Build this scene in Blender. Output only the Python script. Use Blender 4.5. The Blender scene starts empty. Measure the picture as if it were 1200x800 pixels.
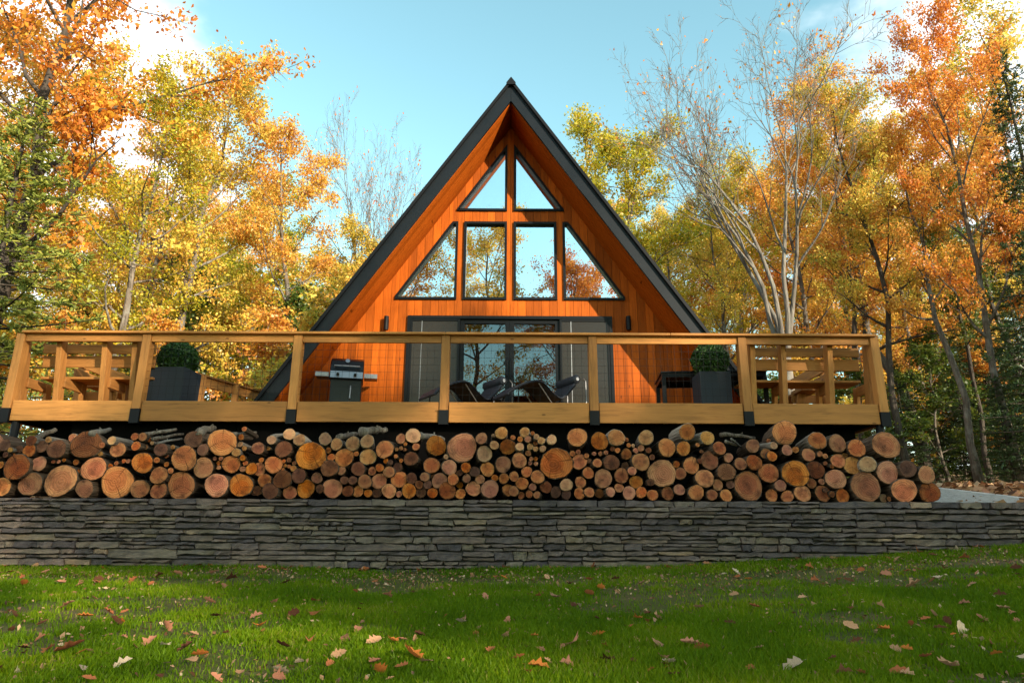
import bpy, math, random
import numpy as np
from mathutils import Vector, Matrix
R = math.radians
sc = bpy.context.scene
col = sc.collection

# ------------------------------------------------------------------ camera
F = 800.0                       # focal length in pixels of a 1200 px wide frame
cam_d = bpy.data.cameras.new('camera'); cam = bpy.data.objects.new('camera', cam_d); col.objects.link(cam)
cam_d.sensor_width = 36.0; cam_d.lens = 36.0 * F / 1200.0
cam_d.clip_start = 0.05; cam_d.clip_end = 3000
CAMROT = (Matrix.Rotation(R(90 + 16.16), 4, 'X') @ Matrix.Rotation(R(0.27), 4, 'Z'))
cam.matrix_world = CAMROT
sc.camera = cam

# ------------------------------------------------------------------ light
SUN_X, SUN_Z = 0.94, 0.46       # sun direction per metre of depth towards the viewer: to the right, and up
sdir = Vector((SUN_X, -1.0, SUN_Z)).normalized()
SUN_EL = math.asin(sdir.z); SUN_AZ = math.atan2(sdir.x, sdir.y)
sun_d = bpy.data.lights.new('sun', 'SUN'); sun_d.energy = 5.0; sun_d.angle = R(0.6); sun_d.color = (1.0, 0.86, 0.66)
sun = bpy.data.objects.new('sun', sun_d); col.objects.link(sun)
sun.rotation_euler = sdir.to_track_quat('Z', 'Y').to_euler(); sun.location = (20, -40, 30)

world = bpy.data.worlds.new('World'); sc.world = world; world.use_nodes = True
wn = world.node_tree; wn.nodes.clear()
def wnode(t, **kw):
    n = wn.nodes.new(t)
    for k, v in kw.items(): setattr(n, k, v)
    return n
wo = wnode('ShaderNodeOutputWorld'); wb = wnode('ShaderNodeBackground'); wb.inputs['Strength'].default_value = 0.13
sky = wnode('ShaderNodeTexSky', sky_type='NISHITA', sun_disc=False)
sky.sun_elevation = SUN_EL; sky.sun_rotation = SUN_AZ; sky.air_density = 1.0; sky.dust_density = 0.0; sky.ozone_density = 1.0
tint = wnode('ShaderNodeMix', data_type='RGBA', blend_type='MULTIPLY'); tint.inputs[0].default_value = 1.0
tint.inputs[7].default_value = (1.55, 1.90, 1.40, 1)
wn.links.new(sky.outputs[0], tint.inputs[6])
tc = wnode('ShaderNodeTexCoord')
mp = wnode('ShaderNodeMapping'); mp.inputs['Location'].default_value = (0.3, 0.1, 0.55); mp.inputs['Scale'].default_value = (1.0, 1.0, 1.9)
cn = wnode('ShaderNodeTexNoise'); cn.inputs['Scale'].default_value = 2.1; cn.inputs['Detail'].default_value = 7; cn.inputs['Roughness'].default_value = 0.55
wn.links.new(tc.outputs['Generated'], mp.inputs['Vector']); wn.links.new(mp.outputs[0], cn.inputs['Vector'])
sx = wnode('ShaderNodeSeparateXYZ'); wn.links.new(tc.outputs['Generated'], sx.inputs[0])
ab = wnode('ShaderNodeMath', operation='ABSOLUTE'); wn.links.new(sx.outputs[0], ab.inputs[0])
mr = wnode('ShaderNodeMapRange', interpolation_type='SMOOTHSTEP'); mr.inputs[1].default_value = 0.15; mr.inputs[2].default_value = 0.52
mr.inputs[3].default_value = -0.24; mr.inputs[4].default_value = 0.17
wn.links.new(ab.outputs[0], mr.inputs[0])
ad = wnode('ShaderNodeMath', operation='ADD'); wn.links.new(cn.outputs[0], ad.inputs[0]); wn.links.new(mr.outputs[0], ad.inputs[1])
cr = wnode('ShaderNodeMapRange', interpolation_type='SMOOTHSTEP'); cr.inputs[1].default_value = 0.50; cr.inputs[2].default_value = 0.74
wn.links.new(ad.outputs[0], cr.inputs[0])
cm = wnode('ShaderNodeMix', data_type='RGBA'); cm.inputs[7].default_value = (7.2, 7.3, 7.4, 1)
wn.links.new(cr.outputs[0], cm.inputs[0]); wn.links.new(tint.outputs[2], cm.inputs[6])
wn.links.new(cm.outputs[2], wb.inputs['Color']); wn.links.new(wb.outputs[0], wo.inputs[0])

vs = sc.view_settings
vs.view_transform = 'Standard'; vs.look = 'None'; vs.gamma = 1.0; vs.use_curve_mapping = False
vs.exposure = 1.08
sc.cycles.use_denoising = True
sc.cycles.max_bounces = 8; sc.cycles.diffuse_bounces = 3; sc.cycles.glossy_bounces = 4
sc.cycles.transparent_max_bounces = 12; sc.cycles.caustics_reflective = False; sc.cycles.caustics_refractive = False

# ------------------------------------------------------------------ helpers
rnd = random.Random(7)
R3 = CAMROT.to_3x3()
def P(px, py, Y):
    """world point seen at photograph position (px, py) on the vertical plane at depth Y"""
    d = R3 @ Vector((px - 600.0, 400.0 - py, -F))
    return d * (Y / d.y)
def tag(o, label=None, cat=None, group=None, kind=None):
    if label: o['label'] = label
    if cat: o['category'] = cat
    if group: o['group'] = group
    if kind: o['kind'] = kind
    return o
def empty(name, loc=(0, 0, 0), rz=0.0):
    o = bpy.data.objects.new(name, None); col.objects.link(o)
    o.location = loc; o.rotation_euler = (0, 0, rz); o.empty_display_size = 0.1
    return o
def link(name, me, parent=None, loc=None, rot=None, scale=None):
    o = bpy.data.objects.new(name, me); col.objects.link(o)
    if parent: o.parent = parent
    if loc is not None: o.location = loc
    if rot is not None: o.rotation_euler = rot
    if scale is not None: o.scale = scale
    return o
class MB:
    def __init__(s): s.v = []; s.f = []
    def poly(s, pts, faces):
        b = len(s.v); s.v += [tuple(p) for p in pts]; s.f += [tuple(b + i for i in f) for f in faces]; return s
    def box(s, a, b, m=None):
        x0, y0, z0 = a; x1, y1, z1 = b
        p = [Vector(q) for q in ((x0,y0,z0),(x1,y0,z0),(x1,y1,z0),(x0,y1,z0),(x0,y0,z1),(x1,y0,z1),(x1,y1,z1),(x0,y1,z1))]
        if m: p = [m @ q for q in p]
        return s.poly(p, [(0,3,2,1),(4,5,6,7),(0,1,5,4),(1,2,6,5),(2,3,7,6),(3,0,4,7)])
    def beam(s, a, b, w, h, up=(0, 0, 1)):
        a = Vector(a); b = Vector(b); d = (b - a); L = d.length; d.normalize()
        u = Vector(up); sd = d.cross(u)
        if sd.length < 1e-4: sd = d.cross(Vector((0, 1, 0)))
        sd.normalize(); u = sd.cross(d).normalized()
        p = [q + sd * (i * w / 2) + u * (j * h / 2) for q in (a, b) for i, j in ((-1,-1),(1,-1),(1,1),(-1,1))]
        return s.poly(p, [(0,1,2,3),(4,7,6,5),(0,4,5,1),(1,5,6,2),(2,6,7,3),(3,7,4,0)])
    def prism(s, prof, a, b, axis='Y'):
        """prof: 2-D outline (counter clockwise); extruded from a to b along axis"""
        n = len(prof)
        def mk(u, v, t): return (u, t, v) if axis == 'Y' else ((t, u, v) if axis == 'X' else (u, v, t))
        p = [mk(u, v, a) for u, v in prof] + [mk(u, v, b) for u, v in prof]
        return s.poly(p, [tuple(range(n)), tuple(range(2*n-1, n-1, -1))] + [(i, i+n, (i+1)%n+n, (i+1)%n) for i in range(n)])
    def tube(s, pts, rads, n=6, cap=True):
        pts = [Vector(p) for p in pts]; rings = []
        prev = None
        for i, p in enumerate(pts):
            d = (pts[min(i+1, len(pts)-1)] - pts[max(i-1, 0)]).normalized()
            if prev is None:
                a = d.orthogonal().normalized()
            else:
                a = (prev - d * prev.dot(d))
                a = a.normalized() if a.length > 1e-5 else d.orthogonal().normalized()
            prev = a; b = d.cross(a)
            r = rads[i] if isinstance(rads, (list, tuple)) else rads
            rings.append([p + (a * math.cos(2*math.pi*k/n) + b * math.sin(2*math.pi*k/n)) * r for k in range(n)])
        fs = [(i*n+k, i*n+(k+1)%n, (i+1)*n+(k+1)%n, (i+1)*n+k) for i in range(len(pts)-1) for k in range(n)]
        if cap: fs += [tuple(range(n-1, -1, -1)), tuple((len(pts)-1)*n + k for k in range(n))]
        return s.poly([q for r in rings for q in r], fs)
    def cyl(s, a, b, r, n=12): return s.tube([a, b], [r, r], n)
    def mesh(s, name, mat=None, smooth=False):
        me = bpy.data.meshes.new(name); me.from_pydata(s.v, [], s.f)
        if mat: me.materials.append(mat)
        if smooth: me.polygons.foreach_set('use_smooth', [True] * len(me.polygons))
        me.update(); return me
    def build(s, name, mat, parent=None, smooth=False, loc=None, bevel=0.0):
        o = link(name, s.mesh(name, mat, smooth), parent, loc)
        if bevel:
            bv = o.modifiers.new('bevel', 'BEVEL'); bv.width = bevel; bv.segments = 1; bv.limit_method = 'ANGLE'
        return o
def np_mesh(name, co, faces, mat, attr=None):
    """co (n,3); faces (m,k) all with k corners; attr: {name: per point floats}"""
    me = bpy.data.meshes.new(name); m, k = faces.shape
    me.vertices.add(len(co)); me.vertices.foreach_set('co', np.asarray(co, np.float32).ravel())
    me.loops.add(m * k); me.loops.foreach_set('vertex_index', faces.astype(np.int32).ravel())
    me.polygons.add(m); me.polygons.foreach_set('loop_start', np.arange(0, m * k, k, dtype=np.int32))
    if attr:
        for an, vals in attr.items():
            at = me.attributes.new(an, 'FLOAT', 'POINT'); at.data.foreach_set('value', np.asarray(vals, np.float32).ravel())
    if mat: me.materials.append(mat)
    me.update(calc_edges=True); return me

# ------------------------------------------------------------------ materials
class NT:
    def __init__(s, name):
        s.m = bpy.data.materials.new(name); s.m.use_nodes = True; s.t = s.m.node_tree; s.t.nodes.clear()
        s.out = s.t.nodes.new('ShaderNodeOutputMaterial')
    def n(s, t, ins=None, **kw):
        x = s.t.nodes.new(t)
        for k, v in kw.items(): setattr(x, k, v)
        for k, v in (ins or {}).items(): s.put(x.inputs[k], v)
        return x
    def put(s, sock, v):
        if isinstance(v, bpy.types.NodeSocket): s.t.links.new(v, sock)
        else: sock.default_value = v
    def math(s, op, a, b=0.0, c=None):
        x = s.n('ShaderNodeMath', {0: a, 1: b}, operation=op)
        if c is not None: s.put(x.inputs[2], c)
        return x.outputs[0]
    def mix(s, f, a, b, bt='MIX'):
        return s.n('ShaderNodeMix', {0: f, 6: a, 7: b}, data_type='RGBA', blend_type=bt).outputs[2]
    def noise(s, vec, scale, detail=4, rough=0.55, dim='3D', dist=0.0):
        return s.n('ShaderNodeTexNoise', {'Vector': vec, 'Scale': scale, 'Detail': detail, 'Roughness': rough, 'Distortion': dist}).outputs[0]
    def mapping(s, vec, scale=(1, 1, 1), loc=(0, 0, 0), rot=(0, 0, 0)):
        return s.n('ShaderNodeMapping', {'Vector': vec, 'Scale': scale, 'Location': loc, 'Rotation': rot}).outputs[0]
    def ramp(s, f, stops):
        x = s.n('ShaderNodeValToRGB', {0: f}); e = x.color_ramp.elements
        while len(e) > 1: e.remove(e[-1])
        e[0].position = stops[0][0]; e[0].color = (*stops[0][1], 1)
        for p, c in stops[1:]:
            k = e.new(p); k.color = (*c, 1)
        return x.outputs[0]
    def coord(s, w='Object'): return s.n('ShaderNodeTexCoord').outputs[w]
    def objrand(s): return s.n('ShaderNodeObjectInfo').outputs['Random']
    def objloc(s): return s.n('ShaderNodeObjectInfo').outputs['Location']
    def bump(s, h, strength=0.3, dist=0.01):
        return s.n('ShaderNodeBump', {'Height': h, 'Strength': strength, 'Distance': dist}).outputs[0]
    def pbr(s, color, rough=0.6, spec=0.3, metal=0.0, normal=None, **kw):
        b = s.n('ShaderNodeBsdfPrincipled', {'Base Color': color, 'Roughness': rough, 'Metallic': metal, 'Specular IOR Level': spec})
        if normal is not None: s.put(b.inputs['Normal'], normal)
        s.t.links.new(b.outputs[0], s.out.inputs[0]); return s.m
    def rmath(s, lo, hi, v): return s.n('ShaderNodeMapRange', {0: v, 3: lo, 4: hi}).outputs[0]

def c4(c): return (c[0], c[1], c[2], 1.0)
def scal(c, k): return tuple(x * k for x in c)

def wood_mat(name, base, axis, knots=True, rough=0.62, vary=0.25, grain=1.0, dark=0.55, spec=0.2):
    """sawn timber with grain along an axis, a little knotty; each board differs"""
    t = NT(name); rv = t.objrand()
    off = t.n('ShaderNodeCombineXYZ', {0: t.math('MULTIPLY', rv, 37.0), 1: t.math('MULTIPLY', rv, 91.0), 2: t.math('MULTIPLY', rv, 53.0)}).outputs[0]
    v = t.n('ShaderNodeVectorMath', {0: t.coord(), 1: off}, operation='ADD').outputs[0]
    s = {'X': (0.7, 9, 9), 'Y': (9, 0.7, 9), 'Z': (9, 9, 0.7)}[axis]
    g = t.noise(t.mapping(v, s), 3.0 * grain, 6, 0.6, dist=0.6)
    fine = t.noise(t.mapping(v, scal(s, 3.0)), 5.0 * grain, 4, 0.6)
    base_l = scal(base, 1.18); base_d = scal(base, dark)
    c = t.ramp(g, [(0.25, base_d), (0.48, base), (0.75, base_l)])
    c = t.mix(t.math('MULTIPLY', fine, 0.35), c, c4(scal(base, 0.45)))
    if knots:
        ks = {'X': (2.3, 0, 5.0), 'Y': (0, 2.3, 5.0), 'Z': (5.0, 0, 2.3)}[axis]
        vo = t.n('ShaderNodeTexVoronoi', {'Vector': t.mapping(v, ks), 'Scale': 1.0, 'Randomness': 1.0}).outputs[0]
        km = t.n('ShaderNodeMapRange', {0: vo, 1: 0.05, 2: 0.085, 3: 1.0, 4: 0.0}, interpolation_type='SMOOTHSTEP').outputs[0]
        c = t.mix(t.math('MULTIPLY', km, 0.75), c, c4(scal(base, 0.25)))
    blot = t.noise(v, 1.3, 3)
    val = t.math('ADD', t.rmath(1 - vary, 1 + vary, rv), t.math('MULTIPLY', t.math('SUBTRACT', blot, 0.5), 0.35))
    c = t.n('ShaderNodeHueSaturation', {'Color': c, 'Value': val, 'Saturation': 1.0, 'Hue': 0.5}).outputs[0]
    return t.pbr(c, t.rmath(rough - 0.12, rough + 0.15, fine), spec, normal=t.bump(t.math('ADD', g, fine), 0.25, 0.006))

def plain_mat(name, base, rough=0.5, spec=0.4, metal=0.0, vary=0.12, scale=14, bump=0.08):
    t = NT(name); v = t.coord(); n = t.noise(v, scale, 5); n2 = t.noise(v, scale * 0.15, 3)
    k = t.math('ADD', t.math('MULTIPLY', n, vary), t.math('MULTIPLY', n2, vary))
    c = t.n('ShaderNodeHueSaturation', {'Color': c4(base), 'Value': t.math('ADD', k, 1.0 - vary)}).outputs[0]
    return t.pbr(c, t.rmath(max(rough - 0.08, 0.02), rough + 0.1, n), spec, metal, t.bump(n, bump, 0.004))

def leaf_mat(name, stops, trans=0.42, spread=0.22, gloss=0.02):
    t = NT(name)
    tone = t.n('ShaderNodeAttribute', attribute_name='tone').outputs['Fac']
    f = t.math('ADD', tone, t.math('MULTIPLY', t.math('SUBTRACT', t.objrand(), 0.5), spread))
    c = t.ramp(f, stops)
    d = t.n('ShaderNodeBsdfDiffuse', {'Color': c}); tr = t.n('ShaderNodeBsdfTranslucent', {'Color': c})
    m = t.n('ShaderNodeMixShader', {0: trans, 1: d.outputs[0], 2: tr.outputs[0]})
    gl = t.n('ShaderNodeBsdfGlossy', {'Color': (1, 1, 1, 1), 'Roughness': 0.42})
    m2 = t.n('ShaderNodeMixShader', {0: gloss, 1: m.outputs[0], 2: gl.outputs[0]})
    t.t.links.new(m2.outputs[0], t.out.inputs[0]); return t.m

M = {}
M['pine_x'] = wood_mat('treated_pine_lengthwise', (0.43, 0.184, 0.046), 'X')
M['pine_y'] = wood_mat('treated_pine_depthwise', (0.40, 0.172, 0.044), 'Y')
M['pine_z'] = wood_mat('treated_pine_upright', (0.43, 0.186, 0.048), 'Z')
M['cedar_z'] = wood_mat('stained_cedar_upright', (0.37, 0.078, 0.006), 'Z', rough=0.6, spec=0.1, vary=0.34, dark=0.6)
M['cedar_s'] = wood_mat('stained_cedar_soffit', (0.34, 0.072, 0.006), 'Z', rough=0.8, spec=0.03, vary=0.2, dark=0.6)
M['black'] = plain_mat('black_metal', (0.006, 0.0065, 0.008), 0.5, 0.15)
M['roof'] = plain_mat('charcoal_roof_metal', (0.006, 0.0085, 0.0115), 0.45, 0.18, vary=0.2, scale=5)
M['frame'] = plain_mat('black_window_frame', (0.004, 0.005, 0.0065), 0.45, 0.15)
M['dark'] = plain_mat('under_deck_shade_black', (0.003, 0.0027, 0.0025), 0.9, 0.05)  # near-black: the deep shade under the deck is put into the colour
M['steel'] = plain_mat('brushed_steel', (0.27, 0.27, 0.28), 0.5, 0.5, metal=1.0)
M['grillblack'] = plain_mat('black_enamel', (0.006, 0.006, 0.007), 0.3, 0.25)
M['cushion'] = plain_mat('black_sling_fabric', (0.020, 0.024, 0.032), 0.6, 0.25, scale=60, bump=0.2)
M['planter'] = plain_mat('charcoal_planter', (0.026, 0.032, 0.040), 0.65, 0.2, scale=30)
M['soil'] = plain_mat('potting_soil', (0.03, 0.02, 0.014), 0.95, 0.1, scale=40, bump=0.6)
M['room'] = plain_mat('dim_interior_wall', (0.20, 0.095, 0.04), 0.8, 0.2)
M['curtain'] = plain_mat('pale_curtain', (0.72, 0.66, 0.55), 0.9, 0.1)

def glass_mat(name, refl, tintc):
    t = NT(name); n = t.noise(t.coord(), 0.8, 2)
    nm = t.bump(n, 0.035, 0.05)
    g = t.n('ShaderNodeBsdfGlossy', {'Color': (0.92, 0.96, 1, 1), 'Roughness': 0.0, 'Normal': nm})
    tr = t.n('ShaderNodeBsdfTransparent', {'Color': c4(tintc)})
    m = t.n('ShaderNodeMixShader', {0: refl, 1: tr.outputs[0], 2: g.outputs[0]})
    t.t.links.new(m.outputs[0], t.out.inputs[0]); return t.m
M['glass'] = glass_mat('coated_window_glass', 0.68, (0.55, 0.6, 0.6))
M['doorglass'] = glass_mat('door_glass', 0.085, (0.7, 0.7, 0.68))
def screen_mat():
    t = NT('insect_screen'); d = t.n('ShaderNodeBsdfDiffuse', {'Color': (0.022, 0.019, 0.016, 1)})
    g = t.n('ShaderNodeBsdfGlossy', {'Color': (0.5, 0.5, 0.5, 1), 'Roughness': 0.25})
    m = t.n('ShaderNodeMixShader', {0: 0.05, 1: d.outputs[0], 2: g.outputs[0]})
    t.t.links.new(m.outputs[0], t.out.inputs[0]); return t.m
M['screen'] = screen_mat()

def stone_mat():
    t = NT('ledge_stone'); v = t.coord(); rv = t.objrand()
    a = t.n('ShaderNodeAttribute', attribute_name='tone').outputs['Fac']
    base = t.ramp(a, [(0.0, (0.058, 0.049, 0.052)), (0.3, (0.094, 0.076, 0.074)), (0.5, (0.126, 0.095, 0.080)), (0.68, (0.145, 0.122, 0.096)), (0.84, (0.19, 0.142, 0.098)), (1.0, (0.26, 0.185, 0.13))])
    n1 = t.noise(t.mapping(v, (1, 1, 3.5)), 6, 6, 0.65); n2 = t.noise(t.mapping(v, (1, 1, 4)), 30, 5, 0.65); n3 = t.noise(v, 2.2, 4)
    c = t.mix(t.n('ShaderNodeMapRange', {0: n1, 1: 0.35, 2: 0.7}).outputs[0], t.mix(1.0, base, (0.62, 0.64, 0.68, 1), 'MULTIPLY'), t.mix(1.0, base, (1.6, 1.5, 1.36, 1), 'MULTIPLY'))
    c = t.mix(t.n('ShaderNodeMapRange', {0: n3, 1: 0.52, 2: 0.72, 4: 0.45}).outputs[0], c, (0.22, 0.175, 0.12, 1))
    c = t.mix(t.n('ShaderNodeMapRange', {0: n2, 1: 0.62, 2: 0.75, 4: 0.5}).outputs[0], c, (0.26, 0.26, 0.25, 1))
    h = t.math('ADD', t.math('MULTIPLY', n1, 1.5), n2)
    return t.pbr(c, 0.82, 0.25, normal=t.bump(h, 0.8, 0.02))
M['stone'] = stone_mat()
M['joint'] = plain_mat('wall_core_dark_rubble', (0.05, 0.048, 0.045), 0.95, 0.1, scale=30, bump=0.5)  # dark rubble core that shows in the joints between stones

def bark_mat(name, a, b, scale=6.0, axis='Z', lich=0.0):
    t = NT(name); v = t.coord(); rv = t.objrand()
    s = {'Z': (1, 1, 0.22), 'Y': (1, 0.22, 1)}[axis]
    n = t.noise(t.mapping(v, s), scale * 2, 6, 0.65, dist=0.4)
    vo = t.n('ShaderNodeTexVoronoi', {'Vector': t.mapping(v, s), 'Scale': scale * 2.2}, feature='DISTANCE_TO_EDGE').outputs[0]
    c = t.ramp(n, [(0.3, a), (0.7, b)])
    if lich: c = t.mix(t.n('ShaderNodeMapRange', {0: t.noise(v, 3.2, 5), 1: 0.5, 2: 0.68, 4: lich}).outputs[0], c, (0.36, 0.37, 0.32, 1))
    c = t.n('ShaderNodeHueSaturation', {'Color': c, 'Value': t.rmath(0.75, 1.25, rv)}).outputs[0]
    h = t.math('ADD', n, t.math('MINIMUM', t.math('MULTIPLY', vo, 3.0), 0.5))
    return t.pbr(c, 0.9, 0.15, normal=t.bump(h, 0.9, 0.02))
M['bark'] = bark_mat('forest_bark', (0.055, 0.045, 0.036), (0.20, 0.165, 0.13), 4, lich=0.35)
M['barkdark'] = bark_mat('dark_bark', (0.028, 0.022, 0.018), (0.095, 0.078, 0.062), 4)
M['barkpale'] = bark_mat('pale_bark', (0.075, 0.064, 0.055), (0.21, 0.185, 0.155), 3, lich=0.3)
M['logbark'] = bark_mat('log_bark', (0.030, 0.020, 0.013), (0.13, 0.09, 0.06), 1.2, 'Y')
M['logbarkgrey'] = bark_mat('weathered_log_bark', (0.13, 0.105, 0.08), (0.40, 0.34, 0.27), 1.2, 'Y')

M['twig'] = bark_mat('weathered_branch_bark', (0.05, 0.036, 0.026), (0.24, 0.19, 0.145), 9, 'Z', lich=0.2)

def cut_mat(name, c_in, c_out, dirt):
    t = NT(name); v = t.coord(); rv = t.objrand()
    off = t.n('ShaderNodeCombineXYZ', {0: t.math('MULTIPLY', rv, 40.0), 1: t.math('MULTIPLY', rv, 17.0), 2: t.math('MULTIPLY', rv, 71.0)}).outputs[0]
    vo = t.n('ShaderNodeVectorMath', {0: v, 1: off}, operation='ADD').outputs[0]
    warp = t.noise(vo, 1.6, 3)
    flat = t.n('ShaderNodeVectorMath', {0: v, 1: (1, 0, 1)}, operation='MULTIPLY').outputs[0]
    shift = t.n('ShaderNodeVectorMath', {0: flat, 1: t.n('ShaderNodeCombineXYZ', {0: t.rmath(-0.22, 0.22, rv), 2: t.rmath(0.2, -0.2, t.math('FRACT', t.math('MULTIPLY', rv, 7.3)))}).outputs[0]}, operation='ADD').outputs[0]
    dist = t.n('ShaderNodeVectorMath', {0: shift}, operation='LENGTH').outputs['Value']
    d2 = t.math('ADD', dist, t.math('MULTIPLY', t.math('SUBTRACT', warp, 0.5), 0.5))
    ring = t.math('SINE', t.math('MULTIPLY', d2, 42.0))
    c = t.ramp(d2, [(0.0, scal(c_in, 0.62)), (0.12, c_in), (0.55, c_in), (0.78, c_out), (1.0, scal(c_out, 0.9))])
    c = t.mix(t.math('MULTIPLY', t.math('ADD', ring, 1.0), 0.11), c, c4(scal(c_in, 0.45)))
    ang = t.math('MULTIPLY', rv, 6.28)
    saw = t.noise(t.mapping(t.n('ShaderNodeVectorRotate', {'Vector': flat, 'Angle': ang}, rotation_type='Y_AXIS').outputs[0], (1.2, 1, 14)), 1.8, 4)
    c = t.mix(t.n('ShaderNodeMapRange', {0: saw, 1: 0.5, 2: 0.75, 4: 0.4}).outputs[0], c, c4(scal(c_in, 0.55)))
    # radial checks
    gr = t.n('ShaderNodeTexGradient', {'Vector': t.n('ShaderNodeVectorRotate', {'Vector': t.n('ShaderNodeCombineXYZ', {0: t.n('ShaderNodeSeparateXYZ', {0: shift}).outputs[0], 1: t.n('ShaderNodeSeparateXYZ', {0: shift}).outputs[2]}).outputs[0], 'Angle': ang}, rotation_type='Z_AXIS').outputs[0]}, gradient_type='RADIAL').outputs[1]
    gj = t.math('ADD', gr, t.math('MULTIPLY', warp, 0.05))
    ck = t.math('FRACT', t.math('MULTIPLY', gj, 3.0))
    ckm = t.n('ShaderNodeMapRange', {0: t.math('ABSOLUTE', t.math('SUBTRACT', ck, 0.5)), 1: 0.0, 2: 0.035, 3: 0.8, 4: 0.0}).outputs[0]
    ckm = t.math('MULTIPLY', ckm, t.math('GREATER_THAN', rv, 0.45))
    c = t.mix(ckm, c, c4(scal(c_in, 0.15)))
    st = t.noise(vo, 1.1, 5, 0.6)
    c = t.mix(t.n('ShaderNodeMapRange', {0: st, 1: 0.48, 2: 0.7, 4: dirt}).outputs[0], c, c4(scal(c_in, 0.22)))
    c = t.n('ShaderNodeHueSaturation', {'Color': c, 'Value': t.rmath(0.55, 1.3, t.math('FRACT', t.math('MULTIPLY', rv, 13.7))), 'Saturation': t.rmath(0.85, 1.08, rv), 'Hue': t.rmath(0.488, 0.501, t.math('FRACT', t.math('MULTIPLY', rv, 5.1)))}).outputs[0]
    h = t.math('ADD', saw, t.math('MULTIPLY', ring, 0.2))
    return t.pbr(c, 0.75, 0.2, normal=t.bump(t.math('SUBTRACT', h, ckm), 0.5, 0.05))
M['cut_m'] = cut_mat('cut_wood_orange', (0.44, 0.128, 0.032), (0.54, 0.205, 0.056), 0.85)
M['cut_d'] = cut_mat('cut_wood_dark', (0.15, 0.052, 0.019), (0.21, 0.082, 0.032), 0.8)
M['cut_l'] = cut_mat('cut_wood_pale', (0.54, 0.245, 0.082), (0.62, 0.33, 0.12), 0.6)

M['lf_gold'] = leaf_mat('golden_leaves', [(0.0, (0.26, 0.30, 0.04)), (0.3, (0.66, 0.54, 0.08)), (0.55, (0.80, 0.55, 0.09)), (0.8, (0.78, 0.42, 0.07)), (1.0, (0.62, 0.26, 0.05))])
M['lf_orange'] = leaf_mat('orange_leaves', [(0.0, (0.70, 0.52, 0.08)), (0.4, (0.76, 0.41, 0.07)), (0.75, (0.68, 0.28, 0.05)), (1.0, (0.46, 0.15, 0.04))])
M['lf_rust'] = leaf_mat('rust_leaves', [(0.0, (0.78, 0.42, 0.04)), (0.4, (0.72, 0.27, 0.04)), (0.75, (0.60, 0.18, 0.03)), (1.0, (0.42, 0.11, 0.025))])
M['lf_lime'] = leaf_mat('yellow_green_leaves', [(0.0, (0.17, 0.23, 0.02)), (0.4, (0.42, 0.40, 0.03)), (0.75, (0.64, 0.48, 0.03)), (1.0, (0.66, 0.36, 0.03))])
M['lf_green'] = leaf_mat('green_leaves', [(0.0, (0.045, 0.09, 0.015)), (0.5, (0.09, 0.14, 0.02)), (1.0, (0.20, 0.20, 0.025))])
M['lf_needle'] = leaf_mat('pine_needles', [(0.0, (0.10, 0.14, 0.03)), (0.5, (0.20, 0.25, 0.045)), (1.0, (0.40, 0.38, 0.07))], trans=0.25)
M['lf_hemlock'] = leaf_mat('hemlock_needles', [(0.0, (0.018, 0.042, 0.016)), (0.6, (0.035, 0.07, 0.02)), (1.0, (0.07, 0.10, 0.025))], trans=0.2)
M['lf_box'] = leaf_mat('boxwood_leaves', [(0.0, (0.02, 0.055, 0.012)), (0.6, (0.04, 0.10, 0.018)), (1.0, (0.08, 0.15, 0.03))], trans=0.25)
M['grass'] = leaf_mat('grass_blades', [(0.0, (0.052, 0.105, 0.003)), (0.5, (0.10, 0.18, 0.004)), (0.85, (0.18, 0.235, 0.005)), (1.0, (0.26, 0.21, 0.06))], trans=0.4, spread=0.0, gloss=0.004)
DL = {'rust': (0.36, 0.12, 0.05), 'tan': (0.44, 0.24, 0.13), 'pink': (0.40, 0.17, 0.10), 'orange': (0.52, 0.17, 0.04), 'brown': (0.11, 0.045, 0.025), 'pale': (0.54, 0.40, 0.27)}
def dead_leaf_mat(name, c):
    t = NT(name); n = t.noise(t.coord(), 25, 4); rv = t.objrand()
    cc = t.ramp(n, [(0.3, scal(c, 0.65)), (0.7, scal(c, 1.15))])
    cc = t.n('ShaderNodeHueSaturation', {'Color': cc, 'Value': t.rmath(0.7, 1.25, rv)}).outputs[0]
    d = t.n('ShaderNodeBsdfDiffuse', {'Color': cc}); tr = t.n('ShaderNodeBsdfTranslucent', {'Color': cc})
    m = t.n('ShaderNodeMixShader', {0: 0.2, 1: d.outputs[0], 2: tr.outputs[0]})
    t.t.links.new(m.outputs[0], t.out.inputs[0]); return t.m
for k, c in DL.items(): M['dl_' + k] = dead_leaf_mat('fallen_leaf_' + k, c)

def ground_mat(name, cols, scale, litter=0.0):
    t = NT(name); v = t.coord()
    a = t.noise(v, scale, 6, 0.6); b = t.noise(v, scale * 9, 6, 0.7)
    c = t.ramp(t.math('ADD', t.math('MULTIPLY', a, 0.6), t.math('MULTIPLY', b, 0.4)), cols)
    if litter:
        vo = t.n('ShaderNodeTexVoronoi', {'Vector': v, 'Scale': 7.0})
        cc = t.ramp(t.n('ShaderNodeSeparateColor', {0: vo.outputs['Color']}).outputs[0], [(0, (0.10, 0.05, 0.025)), (0.4, (0.26, 0.12, 0.045)), (0.8, (0.36, 0.19, 0.07)), (1, (0.42, 0.27, 0.12))])
        c = t.mix(litter, c, cc)
    return t.pbr(c, 0.95, 0.1, normal=t.bump(b, 0.7, 0.03))
M['soil_lawn'] = ground_mat('lawn_soil', [(0.3, (0.035, 0.05, 0.008)), (0.5, (0.06, 0.065, 0.016)), (0.7, (0.14, 0.085, 0.05))], 1.3)
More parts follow.
